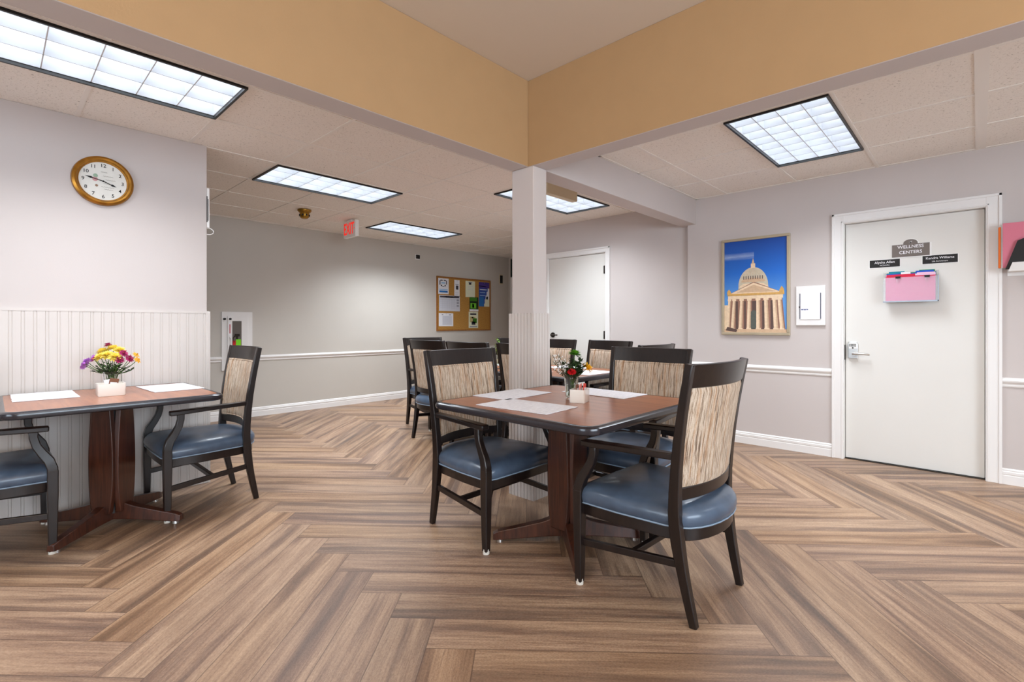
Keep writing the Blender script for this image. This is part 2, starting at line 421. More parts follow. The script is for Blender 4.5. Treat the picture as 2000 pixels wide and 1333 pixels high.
# column
cx0, cx1, cy0, cy1 = 2.44, 2.575, 2.115, 2.31
struct('column', MB().box(cx0, cx1, cy0, cy1, 0, BZ), 'wall', bevel=.006)
b = beadboard(0, cx1-cx0+.028, 0, 1.225, .0, .029, .006); o = struct('trim_5', b, 'bead'); o.location = (cx0-.014, cy0-.016, 0)
b = beadboard(0, cy1-cy0+.03, 0, 1.225, .0, .029, .006); o = struct('trim_6', b, 'bead'); o.location = (cx0-.019, cy1+.01, 0); o.rotation_euler.z = -PI/2
struct('trim_7', MB().box(cx0-.013, cx0, cy0-.01, cy1+.01, 0, 1.224).box(cx1, cx1+.013, cy0-.01, cy1+.01, 0, 1.224).box(cx0-.013, cx1+.013, cy0-.010, cy0, 0, 1.224).box(cx0-.013, cx1+.013, cy1, cy1+.01, 0, 1.224)
       .box(cx0-.021, cx0-.008, cy0-.018, cy0-.005, 0, 1.228), 'bead')
# baseboards and chair rails: profile (depth, z)
BASE = [(0, 0), (.014, 0), (.014, .062), (.011, .068), (.014, .074), (.014, .090), (.009, .096), (.010, .104), (.004, .112), (0, .114)]
RAIL = [(0, .700), (.008, .702), (.011, .712), (.007, .720), (.014, .730), (.022, .738), (.024, .748), (.016, .758), (.010, .764), (0, .768)]
def run(name, prof, a, b, nrm):
    mb = MB(); n = Vector((*nrm, 0))
    R = [[(Vector((*p, 0))+n*d)[:2]+(z,) for d, z in prof] for p in (a, b)]
    mb.rings([[tuple(q) for q in r] for r in R])
    return struct(name, mb, 'trim')
run('baseboard_back', BASE, (XL, YB), (XE, YB), (0, -1))
run('trim_8', RAIL, (XL, YB), (1.893, YB), (0, -1)); run('trim_9', RAIL, (2.24, YB), (XE, YB), (0, -1))
run('baseboard_right', BASE, (XR, .923), (XR, 2.215), (-1, 0)); run('trim_10', RAIL, (XR, .923), (XR, 2.2), (-1, 0))
run('baseboard_right_near', BASE, (XR, YR), (XR, -.12), (-1, 0)); run('trim_11', RAIL, (XR, YR), (XR, -.12), (-1, 0))
run('baseboard_far', BASE, (XF, 2.215), (XF, 3.195), (-1, 0)); run('trim_12', RAIL, (XF, 2.215), (XF, 3.195), (-1, 0))

def doorway(n, X, y0, y1, zt, recess, cw, handle, hinges, casem='trim'):
    """doorway in a wall whose face looks to -x"""
    c = MB()
    for (a, b_, z0, z1) in ((y1, y1+cw, 0, zt+cw), (y0-cw, y0, 0, zt+cw), (y0, y1, zt, zt+cw)):
        c.box(X-.016, X, a, b_, z0, z1)
    # backband moulding
    c.box(X-.024, X-.014, y1+cw-.018, y1+cw, 0, zt+cw).box(X-.024, X-.014, y0-cw, y0-cw+.018, 0, zt+cw).box(X-.024, X-.014, y0-cw, y1+cw, zt+cw-.018, zt+cw)
    c.box(X-.02, X-.01, y1+.006, y1+.016, 0, zt+.016).box(X-.02, X-.01, y0-.016, y0-.006, 0, zt+.016).box(X-.02, X-.01, y0-.016, y1+.016, zt+.006, zt+.016)
    # jamb
    c.box(X-.004, X+.14, y1-.004, y1+.004, 0, zt).box(X-.004, X+.14, y0-.004, y0+.004, 0, zt).box(X-.004, X+.14, y0, y1, zt-.004, zt+.004)
    c.box(X+recess+.045, X+.13, y1-.018, y1, 0, zt).box(X+recess+.045, X+.13, y0, y0+.018, 0, zt).box(X+recess+.045, X+.13, y0, y1, zt-.018, zt)
    o = struct('trim_%d' % (20+n), c, casem, bevel=.002)
    d = obj('door_%d' % n, MB().box(X+recess, X+recess+.042, y0+.007, y1-.007, .008, zt-.007), 'door', bevel=.002); d['kind'] = 'structure'
    for hy, hz in hinges:
        obj('hinge', MB().cyl((X+recess-.006, hy, hz-.05), .006, .006, .1, 12).box(X+recess-.003, X+recess+.001, hy, hy+.022, hz-.048, hz+.048), 'dsteel', parent=d)
    return d
D1 = doorway(1, XR, d0, d1, dz, .045, .084, None, [])
D2 = doorway(2, XF, e0, e1, ez, .004, .066, None, [(e0+.008, 1.82), (e0+.008, 1.03), (e0+.008, .25)])
D3 = doorway(3, XE, 5.60, 6.46, 2.0, .02, .07, None, [])
struct('window_1', MB().box(XE-.012, XE, 5.60, 6.5, 2.09, 2.40).box(XE-.02, XE-.01, 5.57, 5.60, 2.07, 2.42).box(XE-.02, XE-.01, 6.5, 6.53, 2.07, 2.42), [col('dark_green_glass', (40, 52, 50), .15)])
# keypad lock of the wellness door
kx = XR+.045; ky = .775
lk = MB()
sh = [(ky-.034, .862), (ky+.034, .862), (ky+.036, .985), (ky+.026, 1.008), (ky-.026, 1.008), (ky-.036, .985)]
lk.prism(sh, kx-.022, kx, 'yz')
lkd = obj('lock_body', lk, 'steel', parent=D1, bevel=.003)
kp = MB().box(kx-.027, kx-.021, ky-.028, ky+.028, .945, .998)
obj('keypad', kp, 'white', parent=lkd, bevel=.002)
kb = MB()
for r in range(2):
    for c_ in range(5): kb.box(kx-.0295, kx-.026, ky-.022+c_*.0098, ky-.0155+c_*.0098, .966+r*.013, .974+r*.013)
kb.cyl((kx-.03, ky, .953), .006, .006, .006, 12, 'x')
obj('key_button', kb, 'dsteel', parent=lkd)
lv = MB().cyl((kx-.05, ky, .905), .026, .022, .032, 24, 'x')
lv.tube([(kx-.055, ky, .905), (kx-.06, ky-.03, .906), (kx-.062, ky-.08, .905), (kx-.055, ky-.12, .9)], [.011, .010, .009, .007], 12)
obj('lever_handle', lv, 'steel', parent=lkd, smooth=True)
obj('latch_plate', MB().box(XR+.005, XR+.044, d1-.009, d1-.0035, .85, .975), 'dsteel', parent=D1)
obj('threshold', MB().box(XR+.02, XR+.12, d0+.004, d1-.004, 0, .006), 'dsteel', parent=D1)
# lever of the far door
hy, hz = e1-.075, 1.02
obj('door_handle', MB().cyl((XF-.012, hy, hz), .033, .033, .014, 24, 'x').tube([(XF-.01, hy, hz), (XF-.05, hy, hz), (XF-.055, hy-.03, hz), (XF-.055, hy-.11, hz)], .009, 10), 'dsteel', parent=D2, smooth=True)

# ------------------------------------------------------------------ ceiling lights
def troffer(name_lab, box, nx, ny, pw=1.0):
    x0, x1, y0, y1 = box; cxm, cym = (x0+x1)/2, (y0+y1)/2; hx, hyy = (x1-x0)/2, (y1-y0)/2
    t = thing('ceiling_light', name_lab, 'ceiling light', (cxm, cym, CZ), 0, 'recessed fluorescent ceiling lights')
    f = MB(); w_ = .013; z0, z1 = -.016, .012
    f.box(-hx, hx, -hyy, -hyy+w_, z0, z1).box(-hx, hx, hyy-w_, hyy, z0, z1).box(-hx, -hx+w_, -hyy+w_, hyy-w_, z0, z1).box(hx-w_, hx, -hyy+w_, hyy-w_, z0, z1)
    obj('frame', f, 'black', t)
    h = MB(); ix, iy = hx-w_, hyy-w_; top = .10
    h.box(-hx+.002, -ix, -hyy+.002, hyy-.002, .012, top).box(ix, hx-.002, -hyy+.002, hyy-.002, .012, top).box(-ix, ix, -hyy+.002, -iy, .012, top).box(-ix, ix, iy, hyy-.002, .012, top)
    obj('housing', h, 'housing', t)
    obj('lamp_panel', MB().box(-ix, ix, -iy, iy, .088, .098), 'lamp', t)
    l = MB(); lz0, lz1 = .002, .084
    for k in range(0, nx+1):
        x = -ix+2*ix*k/nx; l.rings([[(x-.0026, -iy, lz0), (x+.0026, -iy, lz0), (x+.006, -iy, lz1), (x-.006, -iy, lz1)], [(x-.0026, iy, lz0), (x+.0026, iy, lz0), (x+.006, iy, lz1), (x-.006, iy, lz1)]])
    for k in range(0, ny+1):
        y = -iy+2*iy*k/ny; l.rings([[(-ix, y-.0026, lz0), (-ix, y+.0026, lz0), (-ix, y+.006, lz1), (-ix, y-.006, lz1)], [(ix, y-.0026, lz0), (ix, y+.0026, lz0), (ix, y+.006, lz1), (ix, y-.006, lz1)]])
    obj('louver', l, 'louver', t)
    al = bpy.data.lights.new('fluorescent_lamp', 'AREA'); al.shape = 'RECTANGLE'; al.size = 2*ix; al.size_y = 2*iy
    al.energy = DOWN*pw; al.color = (.85, .92, 1); al.spread = math.radians(128)      # cut-off of the louvre cells
    lo = bpy.data.objects.new('fluorescent_lamp', al); C.objects.link(lo); lo.location = (cxm, cym, CZ-.004)
    return t
troffer('long white louvered ceiling light above the clock wall, at the top left', TR['A'], 6, 3, .78)
troffer('louvered ceiling light nearest the ceiling smoke detector', TR['B'], 6, 3, 1.15)
troffer('louvered ceiling light partly hidden behind the white column', TR['Cc'], 6, 3, 1.1)
troffer('farthest ceiling light, beside the exit sign and above the cork board', TR['D'], 6, 3, 1.3)
troffer('ceiling light with a grid of small square cells, on the door side', TR['E'], 8, 4, .95)
troffer('louvered ceiling light over the door side behind the camera', TR['F'], 8, 4, .8)
troffer('louvered ceiling light left of the clock outside the view', TR['G'], 6, 3, .5)
# warm flush lamps in the raised well, behind the camera
M['warmglass'] = lamp_mat('warm_glass', 6.0, (1, .66, .34))
for wx, wy, nm in ((-.9, .3, 'left'), (.3, -.9, 'right'), (-1.6, -1.6, 'rear')):
    t = thing('ceiling_lamp', 'round warm glass ceiling lamp in the raised ceiling, the %s one behind the camera' % nm, 'ceiling lamp', (wx, wy, WZ), 0, 'warm round ceiling lamps')
    obj('lamp_base', MB().cyl((0, 0, -.02), .17, .17, .02, 32), 'brass', t)
    obj('lamp_shade', MB().lathe([(.16, -.02), (.155, -.05), (.12, -.08), (.06, -.1), (.01, -.105)], n=32), 'warmglass', t, smooth=True)
    ld = bpy.data.lights.new('warm_bulb', 'POINT'); ld.energy = WARM; ld.color = (1, .66, .34); ld.shadow_soft_size = .12
    lo = bpy.data.objects.new('warm_bulb', ld); C.objects.link(lo); lo.location = (wx, wy, WZ-.25)

# ------------------------------------------------------------------ chairs
PY = [(0, -.258), (.10, -.236), (.22, -.212), (.34, -.194), (.44, -.188), (.55, -.194), (.70, -.210), (.85, -.232), (1.0, -.262)]
PX = [(0, .222), (.34, .236), (1.0, .262)]
def interp(T, z):
    for (a, u), (b_, v) in zip(T, T[1:]):
        if z <= b_: return u+(v-u)*(z-a)/(b_-a)
    return T[-1][1]
def bow(x, hw): return -.044*(1-(x/hw)**2)
def outline(k=0.0, n=12):
    """seat outline, k outwards, CCW"""
    pts = [(-.268-k, .05), (-.245-k, -.15)]
    for i in range(n+1):
        a = PI+PI*i/n
        pts.append(((.235+k)*math.cos(a), -.175+(.115+k)*math.sin(a)))
    pts += [(.245+k, -.15), (.268+k, .05), (.274+k, .225), (.262+k, .250+k), (.22, .262+k), (0, .266+k), (-.22, .262+k), (-.262-k, .250+k), (-.274-k, .225)]
    return pts
def make_chair(label):
    t = thing('dining_chair', label, 'chair', group='dark wood armchairs with blue vinyl seats')
    for s in (-1, 1):
        P = [(s*interp(PX, z), interp(PY, z), z) for z in (0, .06, .12, .18, .24, .30, .36, .42, .50, .60, .70, .80, .90, 1.0)]
        wd = [.026, .028, .03, .032, .034, .036, .036, .036, .035, .034, .033, .032, .031, .030]
        dd = [.030, .034, .036, .038, .042, .046, .048, .046, .042, .038, .036, .034, .032, .030]
        obj('rear_leg', MB().sweep(P, (1, 0, 0), wd, dd), 'espresso', t, smooth=True, bevel=.004)
        fx = s*.272
        L = MB().rings([[(fx-h, .245-h, z), (fx+h, .245-h, z), (fx+h, .245+h, z), (fx-h, .245+h, z)] for z, h in ((.012, .0155), (.1, .018), (.30, .0215), (.42, .0215))])
        lg = obj('front_leg', L, 'espresso', t, bevel=.004)
        obj('leg_glide', MB().cyl((fx, .245, 0), .0165, .0165, .026, 16), 'glide', lg)
        A = [(fx, .244, .405), (fx, .244, .43), (fx-s*.002, .232, .47), (fx-s*.005, .207, .51), (fx-s*.008, .186, .55), (fx-s*.010, .176, .59), (fx-s*.011, .176, .622)]
        obj('arm_support', MB().sweep(A, (1, 0, 0), [.042, .042, .036, .033, .032, .032, .034], [.042, .042, .042, .038, .035, .034, .036]), 'espresso', t, smooth=True, bevel=.004)
        arm = [(s*.242, -.205, .640), (s*.246, -.15, .640), (s*.252, -.05, .638), (s*.258, .08, .634), (s*.262, .18, .630), (s*.262, .232, .628)]
        obj('armrest', MB().sweep(arm, (1, 0, 0), [.034, .040, .046, .050, .052, .046], [.026]*6), 'espresso', t, smooth=True, bevel=.005)
        obj('side_stretcher', MB().sweep([(s*.228, -.215, .228), (s*.262, .235, .188)], (1, 0, 0), .02, .03), 'espresso', t, bevel=.003)
    obj('cross_stretcher', MB().box(-.245, .245, -.012, .012, .192, .218), 'espresso', t, bevel=.003)
    # curved crest rail and lower rail between the posts
    def rail(z0, z1, th, name):
        R = []
        n = 14; hw0, hw1 = interp(PX, z0)-.004, interp(PX, z1)-.004
        for i in range(n+1):
            u = -1+2*i/n; y0 = interp(PY, z0)+bow(u, 1); y1 = interp(PY, z1)+bow(u, 1)
            R.append([(u*hw0, y0-th/2, z0), (u*hw0, y0+th/2, z0), (u*hw1, y1+th/2, z1), (u*hw1, y1-th/2, z1)])
        return obj(name, MB().rings(R), 'espresso', t, smooth=True, bevel=.004)
    rail(.908, 1.0, .027, 'crest_rail'); rail(.468, .520, .028, 'lower_rail')
    # upholstered back panel
    def pan(u, v, side):
        z = .512+(.912-.512)*v; hw = interp(PX, z)-.020
        e = min(1, (1-abs(u))/.10, v/.07+.0, (1-v)/.07); e = max(0, e); puff = .010+.009*math.sin(e*PI/2)
        return (u*hw, interp(PY, z)+bow(u, 1)+side*puff, z)
    nu, nv = 24, 18; mb = MB()
    for side in (1, -1):
        o_ = len(mb.v)
        for j in range(nv+1):
            for i in range(nu+1): mb.v.append(pan(-1+2*i/nu, j/nv, side))
        for j in range(nv):
            for i in range(nu):
                a = o_+j*(nu+1)+i; mb.f.append((a, a+1, a+nu+2, a+nu+1)); mb.m.append(0)
    n1 = (nu+1)*(nv+1)
    bd = [i for i in range(nu+1)]+[(j+1)*(nu+1)+nu for j in range(nv)]+[nv*(nu+1)+nu-1-i for i in range(nu)]+[(nv-1-j)*(nu+1) for j in range(nv-1)]
    for a, b_ in zip(bd, bd[1:]+bd[:1]): mb.f.append((a, b_, b_+n1, a+n1)); mb.m.append(0)
    pn = obj('back_panel', mb, 'fabric', t, smooth=True)
    bp = [pan(u, v, 1) for u, v in [(-.97+.194*i, .025) for i in range(11)]+[(.97, .025+.095*i) for i in range(1, 11)]+[(.97-.194*i, .975) for i in range(1, 11)]+[(-.97, .975-.095*i) for i in range(1, 11)]]
    obj('panel_piping', MB().tube([(x, y+.001, z) for x, y, z in bp], .0028, 6), 'fabric', pn, smooth=True)
    obj('seat_rail', MB().rings([[(x, y, z) for x, y in outline(-.006)] for z in (.312, .364)]), 'espresso', t, smooth=True, bevel=.004)
    rings = []
    for k, z in ((-.004, .362), (.006, .374), (.010, .392), (.007, .412), (-.006, .430), (-.03, .443), (-.065, .452), (-.11, .458), (-.16, .461), (-.21, .462)):
        if k >= -.03: rings.append([(x, y, z) for x, y in outline(k)])
        else:
            s_ = 1-(-k-.03)/.24*1.15
            rings.append([(x*s_, (y+.0)*s_, z+.004*math.sin(s_*3)) for x, y in outline(-.03)])
    cu = obj('seat_cushion', MB().rings(rings), 'vinyl', t, smooth='all')
    o2 = outline(.004)
    obj('seat_piping', MB().tube([(x, y, .3665) for x, y in o2+o2[:1]], .0035, 6), 'piping', cu, smooth=True)
    return t
ch0 = make_chair('armchair in the right foreground seen from behind, nearest the camera at the main table')
ch0.location = (2.055, 1.028, 0); ch0.rotation_euler.z = math.radians(-2)
CG = 'dark wood armchairs with blue vinyl seats'
for x, y, r, lab in (
    (1.975, 2.035, 180, 'armchair at the left of the main table, its striped backrest facing us'),
    (2.645, 1.525, 91, 'armchair on the far right side of the main table, behind the flower vase'),
    (.945, 3.69, 90, 'armchair at the right end of the table by the clock wall, facing left'),
    (-.035, 3.645, -90, 'armchair cut off by the left edge of the picture, at the beadboard wall table'),
    (3.20, 3.945, -90, 'back table armchair seen from behind, leftmost one with its back towards us'),
    (3.535, 4.55, 180, 'armchair at the far end of the back tables, leftmost, mostly behind another chair'),
    (3.14, 3.28, -90, 'back table armchair of which only the curved top rail shows below the cork board'),
    (3.175, 2.655, -90, 'back table armchair cut by the left edge of the white column'),
    (3.835, 3.82, 90, 'back table armchair showing only a sliver of top rail left of the column'),
    (3.80, 3.225, 90, 'back table armchair just right of the column, in front of the far white door'),
    (3.80, 2.605, 78, 'back table armchair with striped back, right of the far white door'),
    (3.50, 2.04, 0, 'back table armchair whose top rail shows above the main table chair, at the near end')):
    dup(ch0, (x, y, 0), math.radians(r), lab)

# ------------------------------------------------------------------ tables
def rrect(hx, hyy, r, n=8):
    P = []
    for cx, cy, a0 in ((hx-r, hyy-r, 0), (-hx+r, hyy-r, 90), (-hx+r, -hyy+r, 180), (hx-r, -hyy+r, 270)):
        for k in range(n+1):
            a = math.radians(a0+90*k/n); P.append((cx+r*math.cos(a), cy+r*math.sin(a)))
    return P
def table(x0, x1, y0, y1, label, H=.745, r=.075, turn=0):
    cx, cy, hx, hyy = (x0+x1)/2, (y0+y1)/2, (x1-x0)/2, (y1-y0)/2
    t = thing('dining_table', label, 'table', (cx, cy, 0), 0, 'square pedestal dining tables')
    P = rrect(hx-.03, hyy-.03, r-.02)
    obj('tabletop', MB().prism(P, H-.034, H), 'top', t)
    prof = [(.03, -.036), (.012, -.036), (.003, -.031), (0, -.019), (.003, -.007), (.012, -.0005), (.022, .0008), (.03, .0004)]
    R = [[(x, y, H+z) for x, y in rrect(hx-d, hyy-d, max(.01, r-d*.67))] for d, z in prof]
    obj('table_edge', MB().rings(R, cap=False), 'edge', t, smooth=True)
    obj('mounting_plate', MB().box(-.2, .2, -.2, .2, H-.055, H-.035), 'mahogany', t, bevel=.003)
    for k in range(4):
        a = k*PI/2+turn; ca, sa = math.cos(a), math.sin(a); mb = MB(); R = []
        for z in [.085+.0307*i for i in range(21)]:
            v = (z-.085)/.61
            hw = .050+.020*math.sin(PI*min(1, max(0, v))**.85)
            R.append([(.058*ca-(-hw)*sa, .058*sa+(-hw)*ca, z), (.058*ca-hw*sa, .058*sa+hw*ca, z), (.084*ca-(hw*.94)*sa, .084*sa+(hw*.94)*ca, z), (.084*ca+(hw*.94)*sa, .084*sa-(hw*.94)*ca, z)])
        obj('pedestal_board', mb.rings(R), 'mahogany', t, smooth=True, bevel=.003)
    obj('pedestal_core', MB().box(-.045, .045, -.045, .045, .07, H-.05), 'espresso', t)
    for k in range(4):
        a = PI/4+k*PI/2; d = Vector((math.cos(a), math.sin(a), 0)); s_ = Vector((-d.y, d.x, 0))
        R = []
        for q, zt, zb, w_ in ((.02, .125, .035, .030), (.09, .125, .035, .030), (.14, .108, .033, .029), (.28, .078, .022, .026), (.37, .060, .016, .024), (.395, .048, .016, .020)):
            c = d*q; R.append([c-s_*w_+Vector((0, 0, zb)), c+s_*w_+Vector((0, 0, zb)), c+s_*w_*.8+Vector((0, 0, zt)), c-s_*w_*.8+Vector((0, 0, zt))])
        ft = obj('foot', MB().rings([[tuple(p) for p in r_] for r_ in R]), 'mahogany', t, bevel=.004)
        e = d*.36
        obj('foot_glide', MB().cyl((e.x, e.y, 0), .017, .014, .018, 16), 'steel', ft)
    return t
table(1.585, 2.625, 1.075, 2.098, 'dark-edged square mahogany pedestal table in the middle, at the foot of the column')
table(.012, .945, 3.195, 4.07, 'mahogany pedestal table pushed against the beadboard wall under the clock', turn=PI/4)
table(3.0, 3.93, 2.20, 3.215, 'nearer of the two back tables, behind the column')
table(3.0, 3.93, 3.225, 4.24, 'farther of the two back tables, below the cork board')

# placemats
def placemat(cx, cy, sx, sy, rot, label, grp, seed):
    rnd = random.Random(seed); t = .0025; n = 16; top = []
    P = []
    for (ax, ay), (bx, by) in zip([(-1, -1), (1, -1), (1, 1), (-1, 1)], [(1, -1), (1, 1), (-1, 1), (-1, -1)]):
        for k in range(n):
            u = k/n; P.append(((ax+(bx-ax)*u)*sx/2+rnd.uniform(-.0016, .0016), (ay+(by-ay)*u)*sy/2+rnd.uniform(-.0016, .0016)))
    mb = MB(); mb.rings([[(x, y, .7462) for x, y in P], [(x, y, .7462+t) for x, y in P]])
    o = obj('placemat', mb, 'placemat', loc=(cx, cy, 0), rotz=math.radians(rot))
    return tag(o, label, 'placemat', grp)
def pm():
    m = bpy.data.materials.new('placemat'); m.use_nodes = True; N = NT(m); b = N.n['Principled BSDF']
    co = N.new('ShaderNodeTexCoord').outputs['Object']
    wv = N.noise(N.mapv(co, (30, 260, 1)), 1, 2, .6)
    N.l.new(N.ramp(wv, [(.3, lin((206, 204, 210))), (.6, lin((228, 228, 232)))]), b.inputs['Base Color'])
    b.inputs['Roughness'].default_value = .85; N.l.new(N.bump(wv, .3, .001), b.inputs['Normal']); return m
M['placemat'] = pm()
placemat(2.075, 1.955, .395, .26, 2, 'white placemat at the back left of the main table, before the left chair', 'placemats', 1)
placemat(1.815, 1.62, .265, .43, 4, 'white placemat nearest the camera on the main table', 'placemats', 2)
placemat(2.475, 1.60, .255, .43, -1, 'white placemat on the right of the main table, behind the sugar holder', 'placemats', 3)
placemat(.205, 3.83, .265, .40, 0, 'white placemat on the left half of the table by the clock wall', 'placemats', 4)
placemat(.785, 3.76, .265, .42, 3, 'white placemat on the right half of the table by the clock wall', 'placemats', 5)
placemat(3.47, 2.38, .42, .27, 0, 'white placemat at the near edge of the nearer back table', 'placemats', 6)
placemat(3.75, 2.80, .27, .36, 2, 'white placemat on the right side of the nearer back table', 'placemats', 7)
placemat(3.17, 2.82, .27, .36, -2, 'white placemat on the left side of the nearer back table', 'placemats', 8)
placemat(3.75, 3.62, .27, .42, 2, 'white placemat on the right side of the farther back table', 'placemats', 9)

# ------------------------------------------------------------------ centrepieces
def vase(x, y, label, kind='square', r=.038, h=.125, z=.7455):
    t = thing('glass_vase', label, 'vase', (x, y, z), 0)
    if kind == 'square':
        q = rrect(r, r, .012, 4); qi = rrect(r-.004, r-.004, .009, 4); qb = rrect(r*.9, r*.9, .012, 4)
        R = [[(a, b_, 0) for a, b_ in qb], [(a, b_, h) for a, b_ in q], [(a, b_, h) for a, b_ in qi], [(a*.9, b_*.9, .01) for a, b_ in qi]]
    else:
        R = [[(rr*math.cos(2*PI*k/24), rr*math.sin(2*PI*k/24), zz) for k in range(24)] for rr, zz in ((r*.75, 0), (r*.78, .01), (r, h), (r-.003, h), (r*.7, .012))]
    obj('vase_glass', MB().rings(R), 'glass', t, smooth=True)
    rw = r*.78
    obj('water', MB().cyl((0, 0, .014), rw*.9 if kind != 'square' else rw, rw, h*.5, 20), 'water', t, smooth=True)
    return t
def bloom(mb, c, d, r, n, layers, mi, curl=.35, seed=0):
    """many-petalled flower head facing direction d"""
    rnd = random.Random(seed); d = Vector(d).normalized(); a = d.orthogonal().normalized(); b = d.cross(a)
    c = Vector(c)
    for L in range(layers):
        k = L/max(1, layers-1); el = math.radians(-8+75*k); rl = r*(1-.45*k)
        m = max(6, int(n*(1-.4*k)))
        for i in range(m):
            an = 2*PI*(i+.5*(L % 2))/m+rnd.uniform(-.12, .12); e = el+rnd.uniform(-.12, .12)
            rad = (a*math.cos(an)+b*math.sin(an)); dirv = rad*math.cos(e)+d*math.sin(e); sd = d.cross(rad).normalized()
            wv = rl*.17*(1+.2*rnd.random()); ll = rl*rnd.uniform(.9, 1.1)
            p0 = c+rad*.1*r; p1 = c+dirv*ll*.6+d*.02*r; p2 = c+dirv*ll+d*curl*ll*.25
            up = dirv.cross(sd)*.0
            mb.add([p0-sd*wv*.4, p0+sd*wv*.4, p1+sd*wv+d*wv*.3, p1-sd*wv+d*wv*.3, p2, p1], [(0, 1, 2, 5), (0, 5, 3), (3, 5, 4), (5, 2, 4)], mi)
    mb.lathe([(.001, .0), (r*.22, .0), (r*.2, r*.16), (.001, r*.22)], n=8, mi=mi) if False else None
def flower(kind, cvase, head, r, c1, c2, label, group, seed, n=20, layers=4):
    cx, cy = cvase; t = thing('flower', label, 'flower', (cx, cy, .7455), 0, group)
    h = Vector(head)-Vector((cx, cy, .7455)); d = Vector((h.x*1.6, h.y*1.6, .11+.3*max(0, h.z-.12)))
    rnd = random.Random(seed+50); b0 = Vector((rnd.uniform(-.014, .014), rnd.uniform(-.014, .014), .02))
    mid = Vector((h.x*.25, h.y*.25, max(.115, h.z*.55)))
    obj('stem', MB().tube([b0, (b0+mid)/2, mid, (mid+h)/2+Vector((h.x*.05, h.y*.05, .0)), h], .0018, 6), 'stem', t, smooth=True)
    mb = MB(); bloom(mb, h, d, r, n, layers, 0, seed=seed)
    hd = obj('petals', mb, c1, t)
    dn = d.normalized(); cc = h+dn*r*.2
    ce = MB(); ce.rings([[cc+Vector((r*.2*math.cos(a)*.9, r*.2*math.sin(a)*.9, 0))+dn*s*r*.1 for a in [2*PI*k/8 for k in range(8)]] for s in (0, 1)])
    obj('flower_centre', ce, c2, t)
    return t
for nm, c_ in (('petal_yellow', (236, 214, 96)), ('petal_lilac', (190, 120, 210)), ('petal_magenta', (160, 30, 90)), ('petal_gold', (225, 165, 40)), ('petal_red', (215, 25, 35)), ('petal_yell2', (240, 190, 30)), ('petal_green', (90, 150, 30)), ('centre_brown', (90, 60, 20)), ('petal_white', (225, 220, 215)), ('twig_brown', (84, 72, 50))):
    M[nm] = mat(nm, c_, .7, var=.15, vscale=60)
def sprig(cvase, head, label, group, seed, m='leaf', nl=9, size=.016, buds=None, z0=.7455):
    """a leafy stem: one thing with stem and leaves"""
    cx, cy = cvase; t = thing('foliage_sprig', label, 'foliage', (cx, cy, z0), 0, group)
    h = Vector(head)-Vector((cx, cy, z0)); rnd = random.Random(seed)
    b0 = Vector((rnd.uniform(-.012, .012), rnd.uniform(-.012, .012), .02)); mid = Vector((h.x*.25, h.y*.25, max(.11, h.z*.5)))
    pts = [b0, mid, (mid+h)/2+Vector((h.x*.08, h.y*.08, 0)), h]
    obj('stem', MB().tube(pts, .0015, 5), 'twig_brown' if buds else 'stem', t)
    lf = MB()
    for k in range(nl):
        u = .35+.65*k/(nl-1); seg = 0 if u < .33 else (1 if u < .66 else 2); f = (u-seg/3)*3
        p = pts[seg].lerp(pts[seg+1], min(1, f)); an = rnd.uniform(0, 2*PI); dv = Vector((math.cos(an), math.sin(an), rnd.uniform(.2, .9))).normalized()
        sd = dv.cross(Vector((0, 0, 1))).normalized(); s_ = size*rnd.uniform(.8, 1.4)
        lf.add([p, p+dv*s_*.5+sd*s_*.32, p+dv*s_*1.2+Vector((0, 0, -.1*s_)), p+dv*s_*.5-sd*s_*.32, p+dv*s_*.55-Vector((0, 0, .15*s_))], [(0, 1, 4), (1, 2, 4), (2, 3, 4), (3, 0, 4)], 0)
    obj('leaves', lf, m, t)
    if buds:
        bd = MB()
        for k in range(14):
            u = .5+.5*rnd.random(); p = mid.lerp(h, u)+Vector((rnd.uniform(-.012, .012), rnd.uniform(-.012, .012), rnd.uniform(-.004, .014)))
            bd.lathe([(.0006, 0), (.003, .003), (.0026, .006), (.0006, .009)], tuple(p), 6)
        obj('buds', bd, buds, t)
    return t
def caddy(x, y, rot, label, packets, s=.05, h=.068, z=.7455):
    t = thing('sugar_caddy', label, 'sugar holder', (x, y, z), math.radians(rot))
    q = rrect(s, s*.82, .008, 4); qi = rrect(s-.005, s*.82-.005, .006, 4)
    obj('holder_body', MB().rings([[(a*.96, b_*.96, 0) for a, b_ in q], [(a, b_, .006) for a, b_ in q], [(a, b_, h) for a, b_ in q], [(a, b_, h) for a, b_ in qi], [(a, b_, .008) for a, b_ in qi]]), 'ceramic', t, smooth=True)
    for k, (px, c, tilt, hh) in enumerate(packets):
        o = obj('sugar_packet', MB().box(-.021, .021, -.0022, .0022, 0, hh).box(-.016, .016, -.0026, .0026, hh*.45, hh*.75, 1), [c, 'paper'], bevel=.0006)
        a = math.radians(rot); ly = px*.7
        o.location = (x+(-ly)*math.sin(a)+0*.0, y+ly*math.cos(a), z+.012); o.rotation_euler = (0, math.radians(tilt), a)
        tag(o, ['red and white sugar packet leaning at the front of the main table holder', 'pink sweetener packet in the middle of the main table holder', 'brown sugar packet at the back of the main table holder'][k] if label.startswith('white square ceramic sugar holder beside') else ['brown and white packet at the front of the holder below the clock', 'white packet in the middle of the holder below the clock', 'cream packet at the back of the holder below the clock'][k], 'sugar packet', 'sugar packets')
    return t
col('pk_red', (214, 70, 55)); col('pk_pink', (228, 150, 140)); col('pk_brown', (120, 75, 50)); col('pk_cream', (228, 215, 190))
